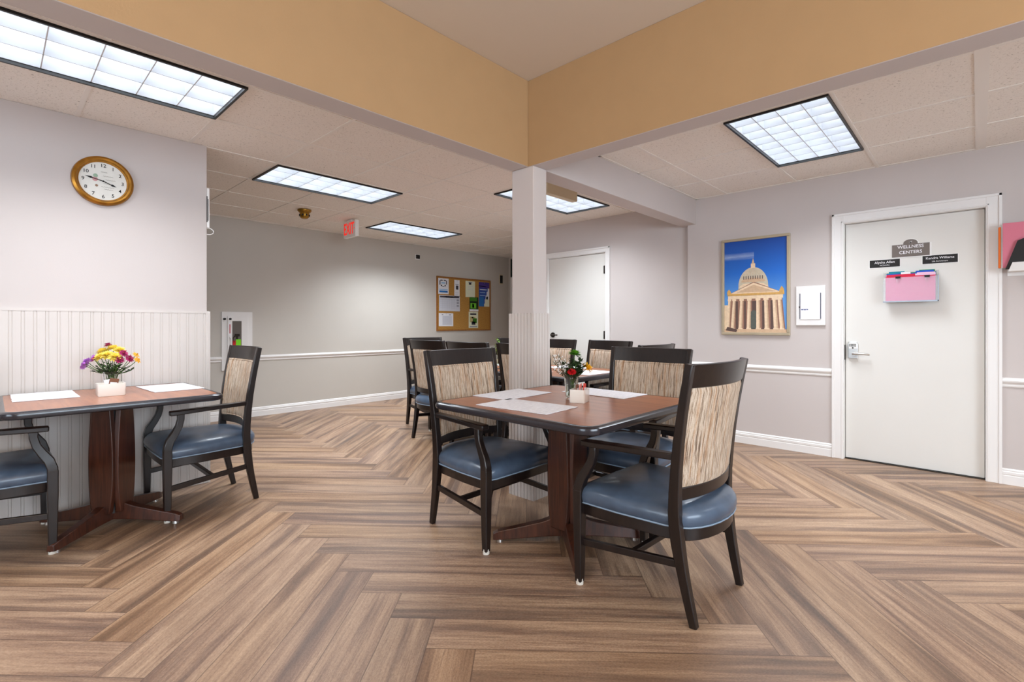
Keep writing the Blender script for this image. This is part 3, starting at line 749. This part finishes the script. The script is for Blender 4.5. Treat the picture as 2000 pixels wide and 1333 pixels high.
# main table
V1 = (2.165, 1.605)
vase(*V1, 'clear glass vase with a red and yellow posy on the main table', 'round', .040, .128)
caddy(2.112, 1.512, 20, 'white square ceramic sugar holder beside the posy on the main table', [(-.035, 'pk_red', 8, .085), (-.01, 'pk_pink', -6, .082), (.02, 'pk_brown', 3, .078)])
def hd(u, up, depth, v=V1):   # offset in the view frame of a vase: right, up, away
    a = math.radians(43.42); return (v[0]+u*math.sin(a)+depth*math.cos(a), v[1]-u*math.cos(a)+depth*math.sin(a), .7455+up)
G1 = 'stems in the main table posy'
flower('f', V1, hd(-.004, .150, -.05), .027, 'petal_red', 'petal_red', 'small red carnation low in the main table posy', None, 1, 18, 5)
flower('f', V1, hd(.085, .168, -.01), .046, 'petal_yell2', 'petal_gold', 'yellow lily-like bloom on the right of the main table posy', None, 2, 10, 4)
flower('f', V1, hd(.018, .243, .0), .042, 'petal_green', 'petal_green', 'bright green mum at the top of the main table posy', None, 3, 22, 6)
for k, (u, up, dp) in enumerate([(-.10, .235, 0), (-.085, .19, .02), (-.06, .225, .02), (-.055, .165, -.03), (-.035, .20, -.02), (-.075, .24, 0), (-.09, .16, .0)]):
    sprig(V1, hd(u, up, dp), 'grey-green twig with tiny pale buds on the left of the main table posy', 'budded twigs of the main table posy', 10+k, 'leaf', 12, .014, 'petal_white')
for k, (u, up, dp) in enumerate([(.03, .20, -.02), (.05, .22, .02), (.0, .19, .03), (.06, .15, .0), (-.02, .17, .0), (.035, .16, -.03), (.01, .215, .03), (-.01, .17, -.04), (.02, .19, -.045), (.05, .19, -.03), (-.03, .15, -.02), (.07, .18, .01), (-.04, .19, .0)]):
    sprig(V1, hd(u, up, dp), 'dark leafy sprig filling the middle of the main table posy', 'leafy sprigs of the main table posy', 30+k, 'leaf', 22, .027)
# table by the clock wall
V2 = (.487, 3.705)
vase(*V2, 'square glass vase of purple and yellow flowers under the clock', 'square', .043, .13)
caddy(.468, 3.605, 0, 'white square ceramic holder in front of the vase below the clock', [(-.03, 'pk_brown', 10, .085), (-.005, 'paper', -8, .08), (.02, 'pk_cream', 4, .076)], .062, .07)
h2 = lambda u, up, dp=0: hd(u, up, dp, V2)
YL, LL, MG = 'pale yellow chrysanthemums under the clock', 'lilac daisies under the clock', 'dark magenta blooms under the clock'
for k, (u, up, dp) in enumerate([(-.045, .245, -.01), (.0, .262, .01), (.045, .25, .0), (.01, .225, -.045), (-.025, .215, -.05), (.05, .215, -.04)]):
    flower('f', V2, h2(u, up, dp), .040, 'petal_yellow', 'petal_yellow', 'pale yellow chrysanthemum in the crown of the bouquet under the clock', YL, 60+k, 22, 5)
for k, (u, up, dp) in enumerate([(-.165, .165, 0), (-.135, .19, -.02), (-.10, .205, -.01), (-.12, .175, -.04), (-.075, .215, -.03)]):
    flower('f', V2, h2(u, up, dp), .030, 'petal_lilac', 'petal_magenta', 'lilac daisy reaching out on the left of the bouquet under the clock', LL, 70+k, 16, 2)
for k, (u, up, dp) in enumerate([(.085, .235, -.02), (.11, .205, -.01), (.075, .20, -.04)]):
    flower('f', V2, h2(u, up, dp), .029, 'petal_magenta', 'petal_gold', 'dark magenta bloom on the right of the bouquet under the clock', MG, 80+k, 14, 3)
flower('f', V2, h2(-.055, .205, -.055), .026, 'petal_magenta', 'petal_gold', 'dark magenta bloom tucked between lilac and yellow flowers under the clock', None, 84, 14, 3)
flower('f', V2, h2(-.04, .283, .02), .024, 'petal_magenta', 'petal_magenta', 'small dark red bloom at the very top of the bouquet under the clock', None, 85, 12, 3)
for k, (u, up, dp) in enumerate([(.135, .225, .01), (.15, .195, .0)]):
    flower('f', V2, h2(u, up, dp), .024, 'petal_gold', 'centre_brown', 'golden bloom at the right tip of the bouquet under the clock', 'golden blooms under the clock', 90+k, 12, 2)
for k, (u, up, dp) in enumerate([(-.10, .125, 0), (-.07, .155, -.02), (-.03, .165, -.03), (.01, .17, -.03), (.05, .165, -.02), (.08, .15, 0), (.115, .135, 0), (-.01, .15, .03), (.03, .18, .03), (-.05, .18, .02), (.02, .14, -.045), (-.02, .135, -.045)]):
    sprig(V2, h2(u, up, dp), 'dark leafy sprig below the flowers of the bouquet under the clock', 'leafy sprigs under the clock', 100+k, 'leaf', 16, .022)
# back table vase
V3 = (3.42, 3.42)
vase(*V3, 'slender glass vase with lime green leaves on the back tables, left of the column', 'round', .03, .11)
for k, (u, up, dp) in enumerate([(-.01, .27, 0), (.03, .22, 0), (-.03, .2, 0), (.015, .25, .02), (.04, .17, -.01), (0, .2, -.02)]):
    sprig(V3, hd(u, up, dp, V3), 'lime green leafy stem in the back table vase', 'lime green stems on the back table', 130+k, 'lime', 16, .024)

# ------------------------------------------------------------------ wall clock
ck = thing('wall_clock', 'round gold-framed wall clock with a cream dial', 'clock', (.492, 4.09, 2.071))
R0 = .158
obj('clock_frame', MB().lathe([(R0-.004, 0), (R0, -.012), (R0-.004, -.026), (R0-.016, -.034), (R0-.026, -.030), (R0-.031, -.020), (R0-.036, -.018), (R0-.038, -.010), (R0-.038, 0)], n=64, axis='y', cap=False), 'gold', ck, smooth=True)
obj('dial', MB().cyl((0, -.009, 0), R0-.036, R0-.036, .009, 48, 'y'), 'dial', ck)
for k in range(1, 13):
    a = math.radians(90-30*k); rr = .099
    text(str(k), .030, (rr*math.cos(a), -.0100, rr*math.sin(a)), 'ink', ck, 'numeral', .0003)
pic = MB()
pic.cyl((-.040, -.0100, .008), .014, .014, .0008, 16, 'y', 0)
pic.cyl((-.038, -.0101, .030), .012, .012, .0008, 16, 'y', 1)
pic.cyl((-.033, -.0102, -.032), .008, .008, .0008, 8, 'y', 2)
obj('dial_picture', pic, [col('rose_ink', (205, 150, 150)), col('sage_ink', (150, 175, 150)), col('brown_ink', (150, 120, 95))], ck)
sc_ = MB()
for zz, x0, x1 in ((.058, -.012, .02), (.034, .0, .05), (.012, .012, .062), (-.014, .0, .05), (-.036, -.01, .055), (-.05, .005, .05)):
    sc_.tube([(x0+(x1-x0)*i/16, -.0102, zz+.0026*math.sin(i*1.9)) for i in range(17)], .0007, 4)
obj('dial_script', sc_, 'gink', ck)
def hand(ang, L, wd, tail=.018):
    a = math.radians(90-ang); d = Vector((math.cos(a), 0, math.sin(a))); s_ = Vector((-d.z, 0, d.x)); o_ = Vector((0, -.013, 0))
    P = [o_-d*tail, o_+s_*wd*.5, o_+d*L*.55+s_*wd*.35, o_+d*L*.68+s_*wd*1.3, o_+d*L, o_+d*L*.68-s_*wd*1.3, o_+d*L*.55-s_*wd*.35, o_-s_*wd*.5]
    return MB().rings([[tuple(p) for p in P], [tuple(p+Vector((0, -.0012, 0))) for p in P]])
obj('hour_hand', hand(112, .072, .0052), 'ink', ck)
obj('minute_hand', hand(283, .092, .005), 'ink', ck)
obj('hand_boss', MB().cyl((0, -.016, 0), .005, .005, .007, 12, 'y'), 'ink', ck)

# fixture on the end of the clock wall with a hanging ring
fx = thing('nurse_call_box', 'slim white wall box with a ring cord at the outer corner of the clock wall', 'call box', (1.08, 4.15, 2.0))
obj('box_body', MB().box(0, .018, -.06, .055, -.14, .15), 'white', fx, bevel=.004)
obj('box_slot', MB().box(-.002, .004, -.0605, -.0595, -.1, .09).box(.006, .010, -.0612, -.0602, -.09, .07), 'ink', fx)
obj('pull_ring', MB().tube([(.012+.034*math.sin(2*PI*k/20), -.05, -.165+.024*math.cos(2*PI*k/20)) for k in range(21)], .003, 8), 'white', fx, smooth=True)

# ------------------------------------------------------------------ fire extinguisher cabinet
fc = thing('extinguisher_cabinet', 'white fire extinguisher cabinet with a narrow window on the far wall', 'fire cabinet', (1.893, YB, .598))
obj('cabinet_body', MB().box(0, .345, -.018, -.0005, 0, .712), 'trim', fc, bevel=.003)
dr = obj('cabinet_door', MB().box(.06, .29, -.032, -.018, .035, .66), 'trim', fc, bevel=.004)
obj('window_recess', MB().box(.112, .215, -.0335, -.032, .12, .60), col('cab_dark', (96, 88, 82), .4), dr)
for x in (.028, .088): obj('black_knob', MB().cyl((x, -.048, .625), .013, .013, .03, 16, 'y'), 'ink', fc, smooth=True)
obj('fire_label', MB().box(.072, .098, -.0335, -.032, .42, .59).box(.081, .090, -.0345, -.0335, .45, .56, 1), ['paper', col('fire_red', (190, 25, 30))], dr)
obj('pull_handle', MB().tube([(.083, -.033, .40), (.083, -.05, .395), (.083, -.05, .30), (.083, -.033, .295)], .004, 8), 'steel', dr)
ex = thing('fire_extinguisher', 'fire extinguisher with a green tag behind the cabinet window', 'fire extinguisher', (2.055, YB-.036, .74))
obj('extinguisher_body', MB().rings([[(x, y, z) for x, y in ((-.045, 0), (.045, 0), (.045, -.004), (-.045, -.004))] for z in (.0, .22)]), 'fire_red', ex)
obj('extinguisher_valve', MB().box(-.025, .03, -.006, 0, .27, .30).box(-.01, .01, -.006, 0, .22, .27).tube([(-.02, -.004, .28), (-.045, -.005, .25), (-.03, -.005, .2)], .005, 6), 'dsteel', ex)
obj('inspection_tag', MB().box(-.012, .042, -.0065, -.004, .12, .235), col('tag_green', (120, 215, 25)), ex)

# ------------------------------------------------------------------ cork board and notices
bb = thing('cork_board', 'oak-framed cork notice board on the far wall', 'notice board', (5.125, YB, 1.052))
BW, BH = 1.253, .925
obj('cork_sheet', MB().box(.02, BW-.02, -.012, -.0005, .02, BH-.02), 'cork', bb)
obj('board_frame', MB().box(0, BW, -.02, 0, 0, .022).box(0, BW, -.02, 0, BH-.022, BH).box(0, .022, -.02, 0, .022, BH-.022).box(BW-.022, BW, -.02, 0, .022, BH-.022), 'oak', bb, bevel=.002)
def notice(x0, z0, x1, z1, base, marks, label, tilt=0):
    """x,z as fractions of the board; marks: (x0,z0,x1,z1,material)"""
    X0, X1, Z0, Z1 = x0*BW, x1*BW, z0*BH, z1*BH; w_, h_ = X1-X0, Z1-Z0
    mats = [base]; mb = MB().box(0, w_, -.0015, 0, 0, h_)
    for a, b_, c, d, m in marks:
        if m not in mats: mats.append(m)
        mb.box(a*w_, c*w_, -.0022, -.0014, b_*h_, d*h_, mats.index(m))
    o = obj('notice', mb, mats, loc=(5.125+X0, YB-.0125, 1.052+Z0)); o.rotation_euler = (0, math.radians(tilt), 0)
    tag(o, label, 'notice', 'papers pinned to the cork board')
    obj('pin', MB().cyl((w_/2, -.009, h_*.95), .006, .004, .008, 10, 'y'), 'steel', o)
    return o
col('n_blue', (40, 110, 180)); col('n_sky', (160, 195, 225)); col('n_grey', (150, 150, 158)); col('n_lgrey', (205, 206, 214)); col('n_purple', (70, 50, 130)); col('n_royal', (50, 80, 160)); col('n_green', (60, 120, 25)); col('n_dgreen', (25, 45, 20)); col('n_tan', (190, 175, 120)); col('n_cream', (225, 225, 195)); col('n_dark', (55, 50, 60)); col('n_white', (232, 232, 236)); col('n_lime', (110, 190, 50))
hl = [(.12, .58, .2, .86, 'n_dark'), (.74, .62, .82, .86, 'n_dark'), (.2, .84, .42, .9, 'n_dark'), (.52, .84, .74, .9, 'n_dark'), (.24, .5, .36, .58, 'n_dark'), (.6, .5, .72, .58, 'n_dark'), (.38, .46, .58, .5, 'n_dark'), (.3, .66, .66, .76, 'n_sky'), (.1, .1, .9, .22, 'n_blue'), (.1, .26, .9, .32, 'n_sky')]
notice(.025, .675, .205, .965, 'n_white', hl, 'white notice with a heart drawing and a blue band, top left of the cork board')
notice(.305, .645, .40, .955, 'n_white', [(.3, .42, .75, .66, 'n_dark'), (.2, .72, .8, .76, 'n_grey'), (.2, .2, .8, .24, 'n_lgrey'), (.2, .1, .8, .14, 'n_lgrey')], 'narrow white notice with a small dark picture on the cork board')
notice(.51, .645, .69, .955, 'n_cream', [(.35, .78, .6, .9, 'n_dark'), (.3, .9, .7, .95, 'n_grey'), (.2, .66, .8, .69, 'n_lgrey'), (.2, .56, .8, .58, 'n_lgrey'), (.2, .46, .8, .48, 'n_lgrey')], 'cream notice with a small emblem at the upper middle of the cork board')
notice(.765, .475, .975, .955, 'n_royal', [(0, .75, 1, 1, 'n_purple'), (.1, .82, .7, .85, 'n_white'), (.1, .68, .75, .71, 'n_white'), (.1, .56, .6, .585, 'n_sky'), (.1, .44, .6, .465, 'n_sky'), (0, 0, .45, .4, 'n_blue'), (.5, 0, 1, .12, 'n_cream'), (.56, .12, 1, .3, 'n_cream'), (.64, .3, 1, .46, 'n_white'), (.74, .46, 1, .62, 'n_white'), (.84, .62, 1, .78, 'n_white'), (.7, .3, .86, .42, 'n_dark')], 'blue and purple poster with white lettering at the right of the cork board')
cal = [(.04, .86, .96, .96, 'n_dark'), (.3, .87, .7, .93, 'n_white')]+[(.16+.11*i, .12, .162+.11*i, .78, 'n_grey') for i in range(6)]+[(.05, .2+.13*i, .78, .205+.13*i, 'n_grey') for i in range(5)]+[(.84, .3, .95, .42, 'n_grey'), (.84, .48, .95, .6, 'n_grey'), (.84, .66, .95, .78, 'n_grey')]
notice(.04, .365, .405, .655, 'n_lgrey', cal, 'wide white calendar sheet with a dark heading on the cork board')
notice(.585, .375, .755, .65, 'n_dgreen', [(.05, .72, .85, .98, 'n_green'), (.1, .2, .75, .58, 'n_lime'), (0, 0, 1, .14, 'n_white'), (.3, .25, .5, .52, 'n_green')], 'green and black leaflet in the middle of the cork board')
notice(.57, .05, .75, .365, 'n_cream', [(.15, .8, .8, .9, 'n_dark'), (.1, .35, .5, .7, 'n_tan'), (.45, .3, .85, .6, 'n_green'), (.3, .2, .7, .4, 'n_dark'), (.1, .05, .9, .12, 'n_grey'), (.3, .6, .7, .68, 'n_tan')], 'cream leaflet with a garden picture at the bottom of the cork board')
notice(.035, .085, .285, .325, 'n_white', [(.25, .1, .9, .8, 'n_lgrey'), (.2, .84, .3, .92, 'n_grey'), (.7, .84, .85, .92, 'n_grey')], 'blank white sheet at the bottom left of the cork board')

t = thing('motion_sensor', 'small white sensor with a black face high on the far wall', 'sensor', (4.735, YB, 2.255))
obj('sensor_plate', MB().box(-.042, .048, -.012, 0, -.042, .042), 'white', t, bevel=.004); obj('sensor_eye', MB().box(-.032, .036, -.034, -.012, -.032, .03), 'ink', t, bevel=.006)
t = thing('wall_thermostat', 'white thermostat with a black front right of the cork board', 'thermostat', (6.662, YB, 2.02))
obj('thermostat_plate', MB().box(-.046, .046, -.014, 0, -.095, .095), 'beige', t, bevel=.006); obj('thermostat_screen', MB().box(-.036, .036, -.02, -.013, -.075, .075), 'ink', t, bevel=.004)

# ------------------------------------------------------------------ ceiling items
t = thing('smoke_detector', 'brass-coloured smoke detector on the ceiling beyond the long light', 'smoke detector', (2.43, 5.53, CZ-.004))
obj('detector_base', MB().lathe([(.074, 0), (.074, -.012), (.060, -.030), (.045, -.036)], n=32), 'brass', t, smooth=True)
obj('detector_head', MB().lathe([(.050, -.034), (.052, -.06), (.046, -.085), (.030, -.098)], n=24), 'brass', t, smooth=True)
v = MB()
for k in range(8):
    a = 2*PI*k/8; v.box(.052*math.cos(a)-.007, .052*math.cos(a)+.007, .052*math.sin(a)-.007, .052*math.sin(a)+.007, -.07, -.054)
obj('detector_vent', v, 'ink', t)
t = thing('exit_sign', 'white hanging exit sign with red letters near the far ceiling light', 'exit sign', (3.06, 5.64, 2.335), -PI/2)
obj('sign_housing', MB().box(-.145, .145, -.025, .025, -.10, .10), 'white', t, bevel=.006)
obj('sign_mount', MB().box(-.05, .05, -.03, .03, .09, .112), 'white', t)
text('EXIT', .20, (-.008, -.0262, -.002), 'exitred', t, 'lettering', .003, .62, .002)
obj('sign_arrow', MB().prism([(.124, -.014), (.136, .0), (.124, .014)], -.027, -.025, 'xz'), 'exitred', t)
t = thing('ceiling_box', 'beige box hanging from the ceiling beside the column, in front of the light', 'ceiling box', (3.57, 2.77, 0))
obj('box_housing', MB().box(-.22, .22, -.03, .03, 2.31, 2.435), 'beige', t, bevel=.005)
obj('box_mount', MB().box(-.14, .14, -.02, .02, 2.435, CZ-.003), 'beige', t)
obj('end_cap', MB().box(.219, .226, -.026, .026, 2.318, 2.428), 'beige', t, bevel=.002)

# ------------------------------------------------------------------ framed picture (generic domed building)
pw, ph = .612, .94
fp = thing('framed_picture', 'framed photo print of a domed stone building under a deep blue sky', 'picture', (XR, 1.858, 1.052), -PI/2)
fw = .026
obj('picture_frame', MB().box(0, pw, -.03, 0, 0, fw).box(0, pw, -.03, 0, ph-fw, ph).box(0, fw, -.03, 0, fw, ph-fw).box(pw-fw, pw, -.03, 0, fw, ph-fw), 'champ', fp, bevel=.004)
def sky():
    m = bpy.data.materials.new('print_sky'); m.use_nodes = True; N = NT(m); b = N.n['Principled BSDF']
    co = N.new('ShaderNodeTexCoord').outputs['Object']; sp = N.new('ShaderNodeSeparateXYZ'); N.l.new(co, sp.inputs[0])
    base = N.ramp(sp.outputs[2], [(.35, lin((90, 150, 215))), (.6, lin((25, 105, 200))), (.92, lin((8, 70, 160)))])
    v_ = N.mapv(co, (6, 1, 40), (0, 0, 0), (0, .12, 0)); nz = N.noise(v_, 1.4, 5, .6)
    zc = N.math('SUBTRACT', 1, N.math('MULTIPLY', N.math('ABSOLUTE', N.math('SUBTRACT', sp.outputs[2], .765)), 26)); zc = N.math('MAXIMUM', zc, 0)
    xc = N.math('LESS_THAN', sp.outputs[0], .30)
    f = N.math('MULTIPLY', N.math('MULTIPLY', zc, xc), N.math('MULTIPLY', nz, .8))
    N.l.new(N.mix(f, base, lin((200, 215, 235))), b.inputs['Base Color']); b.inputs['Roughness'].default_value = .35
    return m
M['print_sky'] = sky()
for nm, c_ in (('st_light', (232, 205, 172)), ('st_mid', (205, 172, 140)), ('st_dark', (150, 110, 92)), ('st_shade', (92, 72, 66)), ('st_dome', (200, 188, 165)), ('st_door', (88, 92, 84)), ('st_gold', (206, 160, 90))): M[nm] = mat(nm, c_, .4, var=.08, vscale=50)
pm_ = ['print_sky', 'st_light', 'st_mid', 'st_dark', 'st_shade', 'st_dome', 'st_door', 'st_gold']
pr = MB(); pr.box(fw-.002, pw-fw+.002, -.012, -.002, fw-.002, ph-fw+.002, 0)
W_ = pw-2*fw; H_ = ph-2*fw
def pp(poly, mi, lay):   # fractions of the print, layered 0.3 mm apart
    P = [(fw+a*W_, fw+b_*H_) for a, b_ in poly]; y = -.012-.0003*lay
    pr.add([(a, y, z) for a, z in P], [tuple(range(len(P)))], mi)
def pr_(a0, b0, a1, b1, mi, lay): pp([(a0, b0), (a1, b0), (a1, b1), (a0, b1)], mi, lay)
cxp = .475
pp([(.235, .46)]+[(cxp+.24*math.cos(math.radians(a)), .50+.205*math.sin(math.radians(a))) for a in range(172, 7, -8)]+[(.72, .46)], 5, 1)
pp([(cxp-.19, .545)]+[(cxp+.19*math.cos(math.radians(a)), .56+.03*math.sin(math.radians(a))) for a in range(180, -1, -20)]+[(cxp+.19, .545)], 2, 2)
for k in range(9):
    a = -.15+.3*k/8; pr_(cxp+a-.007, .575, cxp+a+.007, .612, 4, 3)
for k in range(7):
    a = -.13+.26*k/6; pp([(cxp+a*1.1-.003, .625), (cxp+a*1.1+.003, .625), (cxp+a*.25+.002, .695), (cxp+a*.25-.002, .695)], 2, 2)
pr_(cxp-.035, .695, cxp+.035, .745, 1, 2); pp([(cxp-.022, .745), (cxp+.022, .745), (cxp+.008, .785), (cxp, .80), (cxp-.008, .785)], 2, 2)
pp([(cxp-.24, .49), (cxp+.25, .49), (cxp+.16, .53), (cxp-.16, .53)], 1, 3)
pp([(.08, .42), (.94, .42), (.5, .545), (cxp, .545)], 3, 4); pp([(.10, .425), (.92, .425), (cxp+.01, .537)], 1, 5); pp([(.20, .434), (.83, .434), (cxp+.01, .515)], 2, 6)
pr_(.05, .40, .96, .425, 7, 6); pr_(.06, .365, .94, .402, 1, 6)
pp([(.04, .425), (.12, .425), (.10, .455), (.08, .475), (.05, .455)], 7, 6); pp([(.88, .425), (.96, .425), (.95, .46), (.92, .49), (.89, .455)], 7, 6)
pp([(.03, .0), (.98, .0), (.93, .366), (.08, .366)], 3, 4)
pr_(.0, .0, .06, .30, 1, 5)
for a0, a1 in ((.19, .23), (.33, .36), (.46, .53), (.62, .66), (.75, .80)): pr_(a0, .03, a1, .34, 4, 5)
pr_(.44, .04, .53, .21, 6, 7); pp([(.44, .21)]+[(.485+.045*math.cos(math.radians(a)), .21+.03*math.sin(math.radians(a))) for a in range(180, -1, -30)], 6, 7)
for t0, b0, w0 in ((.085, .06, .05), (.165, .135, .055), (.29, .27, .06), (.415, .405, .062), (.555, .56, .065), (.68, .695, .068), (.81, .835, .068), (.885, .925, .06)):
    pp([(b0-w0*.5, .045), (b0+w0*.5, .045), (t0+w0*.42, .345), (t0-w0*.42, .345)], 1, 8); pp([(b0+w0*.15, .045), (b0+w0*.5, .045), (t0+w0*.42, .345), (t0+w0*.12, .345)], 2, 9)
    pr_(t0-w0*.6, .345, t0+w0*.6, .366, 1, 9); pr_(b0-w0*.62, .03, b0+w0*.62, .048, 1, 9)
pr_(.0, 0, 1, .035, 2, 10); pp([(.02, .02), (.2, .0), (.22, .03), (.05, .06)], 4, 11)
obj('picture_print', pr, pm_, fp)

# wall panel between picture and door
wp = thing('wall_panel', 'white control panel with a small clear door between the picture and the door', 'wall panel', (XR, 1.197, 1.145), -PI/2)
obj('panel_frame', MB().box(0, .228, -.022, 0, 0, .352), 'trim', wp, bevel=.004)
dp = obj('panel_door', MB().box(.036, .190, -.028, -.022, .052, .296), 'paper', wp, bevel=.002)
obj('door_slot', MB().box(.030, .034, -.0285, -.0218, .058, .286).box(.192, .196, -.0285, -.0218, .058, .286), col('navy_slot', (30, 40, 75)), wp)
obj('panel_print', MB().box(.044, .062, -.0288, -.0278, .137, .143).box(.066, .080, -.0288, -.0278, .136, .143).box(.084, .098, -.0288, -.0278, .137, .143).box(.040, .096, -.0288, -.0278, .145, .147), col('navy_ink', (50, 70, 130)), dp)
obj('panel_latch', MB().cyl((.030, -.032, .165), .006, .006, .01, 10, 'y'), 'ink', wp)

# ------------------------------------------------------------------ signs and file box on the door (door face at XR+.045)
dx = XR+.045
def dpt(y): return (dx, y, 0)
s1 = thing('door_sign', 'grey arched sign with white capital lettering at the top of the door', 'sign', (dx, .393, 1.762), -PI/2)
arch = [(-.118, -.062), (.118, -.062), (.118, .038), (.045, .038)]+[(.045*math.cos(math.radians(a)), .046+.030*math.sin(math.radians(a))) for a in range(10, 171, 20)]+[(-.045, .038), (-.118, .038)]
obj('sign_backing', MB().prism([(a*1.06+(.004), b_*1.07-.002) for a, b_ in arch], -.004, 0, 'xz'), 'white', s1)
obj('sign_face', MB().prism(arch, -.007, -.004, 'xz'), 'clapb', s1)
text('WELLNESS', .035, (0, -.0076, .016), 'paper', s1, 'lettering', .0004, 1.0)
text('CENTERS', .035, (0, -.0076, -.028), 'paper', s1, 'lettering', .0004, 1.0)
em = MB()
for a in (-.5, .35, 1.2): em.prism([(0, .045), (.006*math.cos(a+1.57)-.003, .052), (.013*math.sin(a), .058+.006*math.cos(a)), (.003, .050)], -.0076, -.007, 'xz')
obj('emblem', em, 'paper', s1)
s2 = thing('name_plate', 'black name plate at the left, lower of the two on the door', 'name plate', (dx, .560, 1.658), -PI/2)
obj('plate', MB().box(-.100, .100, -.004, 0, -.032, .030), 'ink', s2, bevel=.001); obj('plate_holder', MB().box(-.106, .106, -.002, 0, -.038, .033), 'white', s2)
text('Alysha Allen', .027, (.0, -.0046, .008), 'paper', s2, bold=.0002); text('MCD/LPN', .015, (.0, -.0046, -.017), 'paper', s2, bold=.0)
s3 = thing('name_plate', 'black name plate at the right, higher of the two on the door', 'name plate', (dx, .215, 1.664), -PI/2)
obj('plate', MB().box(-.104, .104, -.004, 0, -.033, .031), 'ink', s3, bevel=.001); obj('plate_holder', MB().box(-.109, .109, -.002, 0, -.037, .034), 'white', s3)
text('Kendra Williams', .025, (0, -.0046, .009), 'paper', s3, bold=.0002); text('Life Enrichment', .015, (0, -.0046, -.017), 'paper', s3, bold=.0)

fb = thing('wall_file', 'clear plastic wall file hung on the door with pink front paper', 'wall file', (dx, .388, 1.333), -PI/2)
bw = .168
obj('file_box', MB().box(-bw, bw, -.105, -.101, 0, .195).box(-bw, -bw+.004, -.105, 0, 0, .24).box(bw-.004, bw, -.105, 0, 0, .24).box(-bw, bw, -.105, 0, 0, .004).box(-bw, bw, -.004, 0, 0, .245), 'acryl', fb)
obj('box_rim', MB().box(-bw-.003, bw+.003, -.108, -.101, -.003, .008).box(bw-.003, bw+.004, -.108, -.098, 0, .20), col('rim_grey', (150, 158, 170), .2), fb)
col('f_pink', (205, 100, 145)); col('f_red', (205, 20, 60)); col('f_teal', (20, 130, 150)); col('f_green', (30, 140, 70)); col('f_blue', (30, 80, 190)); col('f_lpink', (236, 190, 215))
def folder(y, z0, z1, c, tab, label, x0=-.155, x1=.152):
    o = obj('file_folder', MB().box(x0, x1, -.0012, .0012, 0, z1-z0).box(tab[0], tab[1], -.0012, .0012, z1-z0, z1-z0+.016), c)
    o.location = (dx+y, .388, 1.333+z0); o.rotation_euler.z = -PI/2
    return tag(o, label, 'folder', 'folders in the door file')
folder(-.097, .006, .196, 'f_pink', (-.15, -.149), 'pink sheet at the very front of the door file')
folder(-.088, .006, .204, 'f_red', (-.15, .03), 'crimson folder just behind the pink sheet')
folder(-.078, .006, .212, 'f_lpink', (.04, .15), 'pale pink folder with a right-hand tab in the door file')
folder(-.066, .006, .221, 'paper', (-.06, .0), 'white folder in the middle of the door file')
folder(-.052, .006, .228, 'f_blue', (.03, .14), 'royal blue folder towards the back of the door file')
folder(-.038, .006, .232, 'f_teal', (-.14, -.04), 'teal folder with a left-hand tab in the door file')
folder(-.024, .006, .236, 'f_green', (.05, .145), 'green folder at the back of the door file')
for yy, nm in ((.463, 'left'), (.285, 'right')):
    t = thing('binder_clip', 'black binder clip on the %s of the pink sheet' % nm, 'clip', (dx-.099, yy, 1.333+.185), -PI/2, 'binder clips on the door file')
    obj('clip_body', MB().prism([(-.014, 0), (.014, 0), (.017, .018), (-.017, .018)], -.0125, .004, 'xz'), 'ink', t)
    obj('clip_wire', MB().tube([(-.007, -.013, .002), (-.006, -.0135, -.03), (.006, -.0135, -.03), (.007, -.013, .002)], .0012, 6), 'steel', t)

# file rack at the right edge of the picture
rk = thing('wall_file_rack', 'white wall rack with a black divider right of the door', 'wall file', (XR, -.155, 1.50), -PI/2)
obj('rack_back', MB().box(0, .36, -.006, 0, 0, .34), 'white', rk)
obj('rack_tray', MB().rings([[(0, -.135, .025), (.36, -.135, .025), (.36, 0, .025), (0, 0, .025)], [(0.02, -.15, .085), (.36, -.15, .085), (.36, -.13, .085), (.02, -.13, .085)]]), 'white', rk)
obj('rack_divider', MB().prism([(-.015, .04), (.36, .04), (.36, .25), (.075, .25), (.045, .235)], -.125, -.118, 'xz'), 'ink', rk)
def fold2(dy, y0, y1, z0, z1, c, label):
    o = obj('file_folder', MB().box(XR-dy-.003, XR-dy, y0, y1, z0, z1), c); tag(o, label, 'folder', 'papers in the rack right of the door')
fold2(.100, -.36, -.128, 1.552, 1.868, col('rack_pink', (215, 120, 140)), 'big pink sheet standing in the rack at the right edge')
fold2(.085, -.36, -.121, 1.552, 1.862, 'paper', 'white sheet behind the big pink one at the right edge')
o = obj('file_folder', MB().box(XR-.092, XR-.072, -.119, -.106, 1.553, 1.845), col('rack_orange', (222, 105, 25)), bevel=.002); tag(o, 'orange folder edge sticking out at the right door casing', 'folder', 'papers in the rack right of the door')
